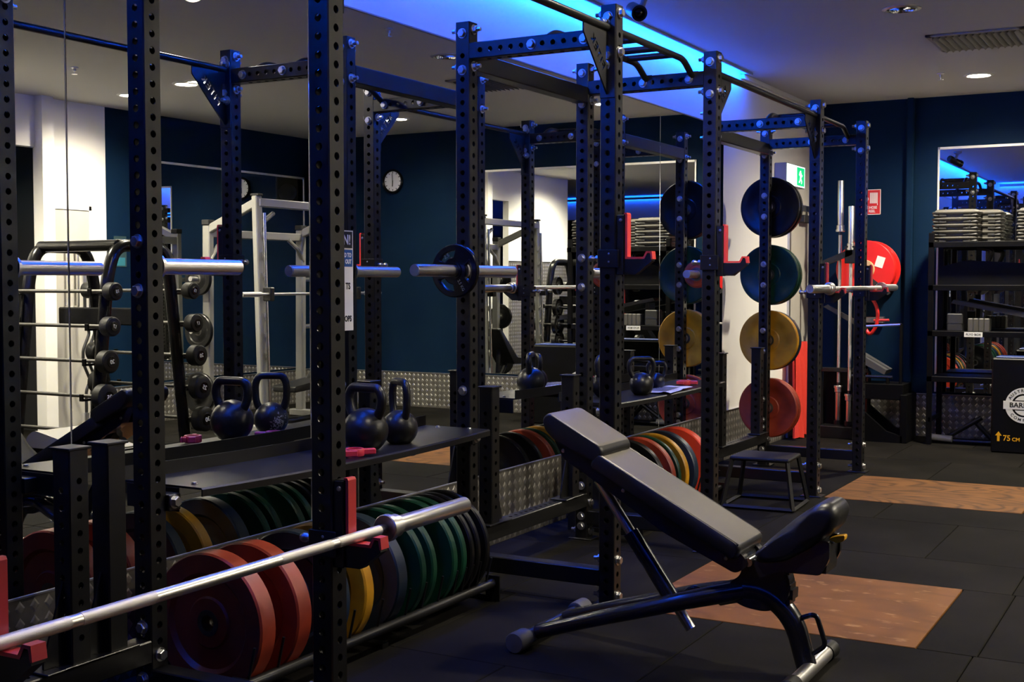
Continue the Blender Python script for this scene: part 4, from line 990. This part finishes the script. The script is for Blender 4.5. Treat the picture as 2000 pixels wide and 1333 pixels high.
def arc_text(txt, rad, a_mid, step, size, up):
    n = len(txt)
    for i, chh in enumerate(txt):
        if chh == ' ': continue
        a = a_mid + (-(i - (n - 1) / 2) if up else (i - (n - 1) / 2)) * step
        Mx = face_minusy(ccx, -.0026, ccz) @ Matrix.Translation((rad * math.cos(a), rad * math.sin(a), 0)) @ Matrix.Rotation(a - PI / 2 if up else a + PI / 2, 4, 'Z')
        text_obj('lettering', chh, size, 'ink', t, Mx, depth=.0003, bold=.0006)
arc_text('AUSTRALIAN', .123, PI / 2, .235, .035, True); arc_text('COMPANY', .123, -PI / 2, .28, .035, False)
text_obj('lettering', '75', .066, 'yellow', t, face_minusy(.128, -.002, .125), depth=.0004, bold=.001, squeeze=.9)
text_obj('lettering', 'CM', .042, 'yellow', t, face_minusy(.200, -.002, .117), depth=.0004, bold=.001)
MB().prism([(.052, .098), (.052, .145), (.036, .145), (.062, .180), (.088, .145), (.072, .145), (.072, .098)], -.002, .0005).build('arrow', 'yellow', t, smooth=0)
t = thing('folded_bench', 'small black folded frame on the floor under the shelving', 'frame', (1.55, 11.55, 0))
MB().tube([(-.22, 0, .03), (.10, 0, .24)], .022, 10).build('leg', 'steel_black', t); MB().tube([(.02, .03, .22), (.20, .03, .03)], .022, 10).build('leg', 'steel_black', t)
MB().tube([(-.32, -.05, .05), (-.14, -.05, .04)], .03, 12).build('roller', 'grey_plastic', t)
MB().tube([(-.25, 0, .022), (.24, 0, .022)], .02, 8).build('floor_bar', 'steel_black', t)
# ------------------------------------------------------------------ right side of the room (seen in the mirrors)
t = thing('wall_clock', 'round white wall clock with black rim on the navy wall', 'clock', (4.86, FAR, 2.585))
MB().ring_lathe([(.112, -.005), (.135, -.005), (.140, -.03), (.130, -.045), (.114, -.03)], 40, 'y').build('rim', 'gloss_black', t)
MB().lathe([(.001, -.02), (.118, -.02), (.118, 0)], 36, 'y').build('dial', 'paper', t)
for k in range(12):
    a = k * PI / 6; MB().box(-.004, .004, -.023, -.020, .090, .108).xf(Matrix.Rotation(a, 4, 'Y')).build('hour_mark', 'ink', t, smooth=0)
MB().box(-.005, .005, -.026, -.023, -.01, .060).xf(Matrix.Rotation(PI * .98, 4, 'Y')).build('hour_hand', 'ink', t, smooth=0)
MB().box(-.0035, .0035, -.028, -.026, -.01, .088).xf(Matrix.Rotation(.05, 4, 'Y')).build('minute_hand', 'ink', t, smooth=0)
# speaker in the corner
t = thing('wall_speaker', 'black wall-mounted loudspeaker in the navy corner', 'speaker', (5.70, FAR - .16, 2.60))
Mx = Matrix.Rotation(math.radians(40), 4, 'Z') @ Matrix.Rotation(math.radians(12), 4, 'X')
MB().box(-.14, .14, -.13, .13, -.24, .20, .02).xf(Mx).build('cabinet', 'steel_black', t)
MB().lathe([(.11, -.131), (.105, -.139), (.03, -.120), (.001, -.118)], 28, 'y').xf(Mx @ Matrix.Translation((0, 0, -.08))).build('cone', 'grey_dark', t)
MB().tube([(0, .05, .15), (.10, .14, .25)], .02, 8).build('bracket', 'steel_black', t)
MB().box(-.09, .05, .06, .14, .20, .34, .01).build('junction_box', 'white_plastic', t)
# double door in the white wall
d2 = struct(MB().box(WR - .014, WR - .002, 8.02, 8.46, 0, 2.11, .003).build('door_2', 'door_paint'), 'pale door in the white wall on the right')
MB().box(WR - .022, WR, 8.005, 8.02, 0, 2.15).box(WR - .022, WR, 8.46, 8.49, 0, 2.15).box(WR - .022, WR, 8.005, 8.49, 2.11, 2.15).build('door_frame', 'white_plastic', d2, smooth=0)
for y in (8.17, 8.28): MB().tube(fillet([(WR - .014, y, 1.80), (WR - .06, y, 1.80), (WR - .06, y, 1.20), (WR - .014, y, 1.20)], .02), .012, 10).build('pull_handle', 'chrome_satin', d2)
def notice(name, label, loc, w, h, m, lines, ml):
    t = thing(name, label, 'sign', loc)
    MB().box(-.004, 0, -w / 2, w / 2, -h / 2, h / 2).build('board', m, t, smooth=0)
    for k in range(lines): MB().box(-.0055, -.004, -w * .38, w * .38, h * .36 - k * h * .11, h * .40 - k * h * .11).build('text_line', ml, t, smooth=0)
    return t
n1 = notice('notice_board', 'small teal notice on the navy strip beside the doors', (WR, 8.86, 1.73), .16, .30, 'sign_teal', 3, 'fabric_grey')
MB().box(-.0055, -.004, -.06, .06, -.14, -.06).build('lower_panel', 'ink_teal', n1, smooth=0)
t = notice('notice_poster', 'white poster with teal picture standing in the dark doorway', (WR + .35, 7.50, 1.70), .50, .62, 'paper', 4, 'grey_plastic')
MB().box(-.0055, -.004, -.10, .02, -.22, .04).build('picture', 'ink_teal', t, smooth=0)
MB().box(0, .02, -.01, .01, -1.70, .30).build('stand_pole', 'grey_plastic', t, smooth=0); MB().box(-.12, .14, -.15, .15, -1.70, -1.68).build('stand_foot', 'grey_plastic', t, smooth=0)
t = thing('tube_lamp', 'pale blue lit lamp glimpsed through the dark doorway', 'lamp', (7.4, 7.45, 2.0))
MB().lathe([(.05, 0), (.075, .40), (.001, .40)], 14).build('shade', 'tube_light', t); MB().tube([(0, 0, .4), (0, 0, CEIL - 2.0)], .008, 6).build('cord', 'ink', t)

# fixed barbell rack (double-sided A-frame)
RX0, RX1, RY = 4.06, 5.15, 7.32
rk = thing('barbell_rack', 'black double-sided rack of fixed barbells on the right, seen in the mirror', 'rack', (RX0, RY, 0))
for x in (.10, RX1 - RX0 - .10):
    MB().tube(fillet([(x, -.50, .05), (x, -.33, 1.50), (x, -.24, 1.72), (x, .24, 1.72), (x, .33, 1.50), (x, .50, .05)], .14, 7), .050, 14).build('end_frame', 'gloss_black', rk)
    MB().tube([(x, -.56, .045), (x, .56, .045)], .045, 12).build('foot', 'gloss_black', rk)
MB().tube([(.1, -.22, 1.72), (RX1 - RX0 - .1, -.22, 1.72)], .045, 12).build('top_rail', 'gloss_black', rk)
MB().box(.1, RX1 - RX0 - .1, -.05, .05, 1.08, 1.22, .01).build('middle_rail', 'gloss_black', rk)
ZR = [1.36, 1.09, .82, .55, .28]
def yoff(z): return .33 + (1.5 - z) * .117
hk = mesh_only(MB().box(-.02, .02, -.09, .02, -.035, -.018, .003).box(-.02, .02, -.10, -.085, -.035, .02, .003).build('hook', 'gloss_black'))
fb_r = [.070, .076, .088, .100, .104]
def fixed_bar(y, z, R, side, num, label, rot):
    t = thing('fixed_barbell', label, 'barbell', (RX0 - .10, y, z), 0, 'fixed barbells on the rack')
    L = RX1 - RX0 + .2; hw = .10
    MB().tube([(hw, 0, 0), (L - hw, 0, 0)], .0145, 12).build('bar', 'bar_grey', t)
    for x0, s in ((0, 1), (L, -1)):
        h = MB().lathe([(.001, 0), (R * .48, 0), (R * .50, .004), (R * .86, .006), (R, .016), (R, hw - .012), (R * .9, hw), (.03, hw), (.02, hw + .03)], 32, 'x').xf(Matrix.Translation((x0, 0, 0)) @ Matrix.Scale(s, 4, (1, 0, 0))).build('head', 'rubber_black', t)
        MB().lathe([(.001, -.003), (R * .45, -.003), (R * .47, .001)], 24, 'x').xf(Matrix.Translation((x0, 0, 0)) @ Matrix.Scale(s, 4, (1, 0, 0))).build('end_cap', 'gloss_black', h)
        if s > 0: text_obj('numeral', num, R * .50, 'paper', h, face_minusx(-.0036, 0, 0) @ Matrix.Rotation(rot, 4, 'Z'), depth=.0004, bold=.001)
nums = ['15', '17', '20', '25', '30']
rown = ['top', 'second', 'third', 'fourth', 'lowest']
for k, z in enumerate(ZR):
    for s in (-1, 1):
        y = s * (yoff(z) + .075)
        for x in (.10, RX1 - RX0 - .10): inst(hk, 'hook', rk, (x, y, z), (0, 0, 0 if s < 0 else PI))
        R = fb_r[k]
        fixed_bar(RY + y, z - .002, R, s, nums[k], 'black fixed barbell, %s row of the rack, side %s' % (rown[k], 'towards the viewer' if s < 0 else 'towards the navy wall'), .3 * math.sin(k * 2.3 + s))
# red bands on the rack end
t = thing('resistance_band', 'red resistance band hanging from the barbell rack', 'band', (RX0 + .02, RY - .1, 1.66))
MB().tube(fillet([(0, 0, .02), (-.03, .0, -.75), (.0, .03, -.78), (.03, .02, -.72), (.0, .02, .02)], .02), .009, 8).build('loop', 'band_red', t)
MB().tube([(0, 0, .0), (.10, 0, .03)], .008, 8).build('hook', 'steel_black', t)

# silver smith machine
TX, RX = 4.47, 5.10; TY0, TY1 = 9.13, 10.54
sm_ = thing('smith_machine', 'silver guided barbell machine by the navy wall, seen in the mirror', 'machine', (TX, TY0, 0))
dX, dY = RX - TX, TY1 - TY0
def rbox(p0, p1, w, h_, nm, m='frame_silver', parent=sm_):
    p0, p1 = Vector(p0), Vector(p1); dv = p1 - p0; L = dv.length; q = dv.to_track_quat('Z', 'Y').to_matrix().to_4x4()
    return MB().box(-w / 2, w / 2, -h_ / 2, h_ / 2, 0, L, .008).xf(Matrix.Translation(p0) @ q).build(nm, m, parent)
hook_me = mesh_only(MB().prism([(0, 0), (-.03, .02), (-.055, .05), (-.062, .05), (-.05, .01), (-.02, -.03), (0, -.03)], -.006, .006).build('catch_hook', 'chrome_satin', smooth=0))
for y in (0, dY):
    rbox((-.04, y, .05), (.02, y, 2.24), .09, .06, 'front_post'); MB().box(-.03, .07, y - .035, y + .035, 2.24, 2.262, .005).build('post_cap', 'ink', sm_)
    rbox((dX + .02, y, .05), (dX, y, 1.98), .07, .09, 'rear_post'); MB().box(dX - .045, dX + .045, y - .045, y + .045, 1.98, 2.03, .005).build('post_cap', 'ink', sm_)
    rbox((.02, y, 2.18), (dX, y, 1.93), .06, .08, 'side_beam')
    MB().tube([(-.10, y + .02 if y == 0 else y - .02, .12), (-.055, y + .02 if y == 0 else y - .02, 2.08)], .016, 12).build('guide_rod', 'chrome', sm_)
    for k in range(8): inst(hook_me, 'catch_hook', sm_, (-.075 + .006 * k, y + (.055 if y == 0 else -.055), .52 + k * .19), (0, 0, PI * .5 if y == 0 else -PI * .5))
    MB().box(-.35, dX + .15, y - .04, y + .04, .0, .07, .008).build('floor_skid', 'frame_silver', sm_)
    for x, z in ((.03, 2.02), (dX - .03, 1.80)):
        s = 1 if y == 0 else -1
        MB().tube([(x, y, z - .15), (x, y + s * .10, z - .02), (x, y + s * .25, z + .07)], .022, 10).build('corner_brace', 'frame_silver', sm_)
rbox((.02, 0, 2.18), (.02, dY, 2.18), .08, .08, 'top_beam'); rbox((dX, 0, 1.90), (dX, dY, 1.90), .08, .08, 'rear_beam')
MB().tube([(-.12, -.38, 1.315), (-.12, dY + .38, 1.315)], .014, 12).build('guided_bar', 'chrome_satin', sm_)
for y, s in ((-.38, 1), (dY + .38, -1)): MB().tube([(-.12, y, 1.315), (-.12, y + s * .26, 1.315)], .025, 14).build('bar_sleeve', 'chrome_satin', sm_)
for y in (.02, dY - .02): MB().box(-.15, -.05, y - .03, y + .03, 1.25, 1.38, .008).build('carriage', 'steel_black', sm_)
for z in (.35, .95, 1.45): 
    for y, s in ((0, -1), (dY, 1)): MB().tube([(dX + .01, y, z), (dX + .01, y + s * .24, z + .01)], .024, 12).build('storage_horn', 'chrome_satin', sm_)
for z, R, n_ in ((1.45, .16, 'upper'), (.95, .17, 'middle'), (.35, .20, 'lower')):
    plate('plate_black', .04, (TX + dX + .01, TY0 - .13, z + .01), 'black plate on the %s storage horn of the silver machine' % n_, R=R, group='plates on the silver machine')

# flat benches and bars around the machine
def small_bench(label, loc, rz):
    t = thing('flat_bench', label, 'bench', loc, rz, 'black benches on the right')
    soft_pad(round_poly([(-.50, .42), (.02, .46), (.45, .86), (.50, .84), (.10, .39), (-.50, .36)], .02), -.14, .14, 'pad', 'vinyl', t)
    MB().tube(fillet([(-.45, 0, .36), (-.50, 0, .05)], .05), .035, 10).build('leg', 'paint_bench', t); MB().tube([(.10, 0, .39), (.42, 0, .05)], .035, 10).build('leg', 'paint_bench', t)
    MB().tube([(.25, 0, .58), (.30, 0, .17)], .028, 10).build('strut', 'paint_bench', t)
    MB().tube([(-.50, 0, .08), (.42, 0, .08)], .03, 10).build('spine', 'paint_bench', t)
    for x in (-.50, .42): MB().tube([(x, -.28, .035), (x, .28, .035)], .033, 10).build('foot', 'paint_bench', t)
small_bench('black inclined bench inside the silver machine, seen in the mirror', (4.45, 9.95, 0), math.radians(90))
small_bench('black inclined bench on the open floor behind the viewer', (4.5, 5.1, 0), math.radians(75))
for k, (x, y, lb) in enumerate(((5.70, 8.14, 'left curl bar leaning at the pale door'), (5.76, 8.26, 'right curl bar leaning at the pale door'))):
    t = thing('curl_bar', lb, 'curl bar', (x, y, 0), 0, 'curl bars at the door')
    MB().tube(fillet([(0, 0, .20), (0, 0, .42), (0, .05, .52), (0, -.03, .68), (0, -.03, .80), (0, .05, .96), (0, 0, 1.06), (0, 0, 1.40)], .03), .014, 10).build('bar', 'bar_dark', t)
    for z0 in (.02, 1.40): MB().tube([(0, 0, z0), (0, 0, z0 + .2)], .024, 12).build('sleeve', 'chrome_satin', t)
    MB().lathe([(.05, 0), (.05, .06), (.03, .07)], 14).build('base_cup', 'rubber_black', t)
t = thing('low_platform', 'low grey bench with sloped cover beside the barbell rack', 'bench', (3.35, 6.0, 0))
MB().prism(round_poly([(-.35, .30), (.25, .42), (.32, .38), (.35, .30)], .03), -.2, .2).build('cover', 'fabric_grey', t, smooth=30)
for x in (-.3, .3): MB().box(x - .03, x + .03, -.18, .18, 0, .31, .006).build('leg', 'steel_black', t)
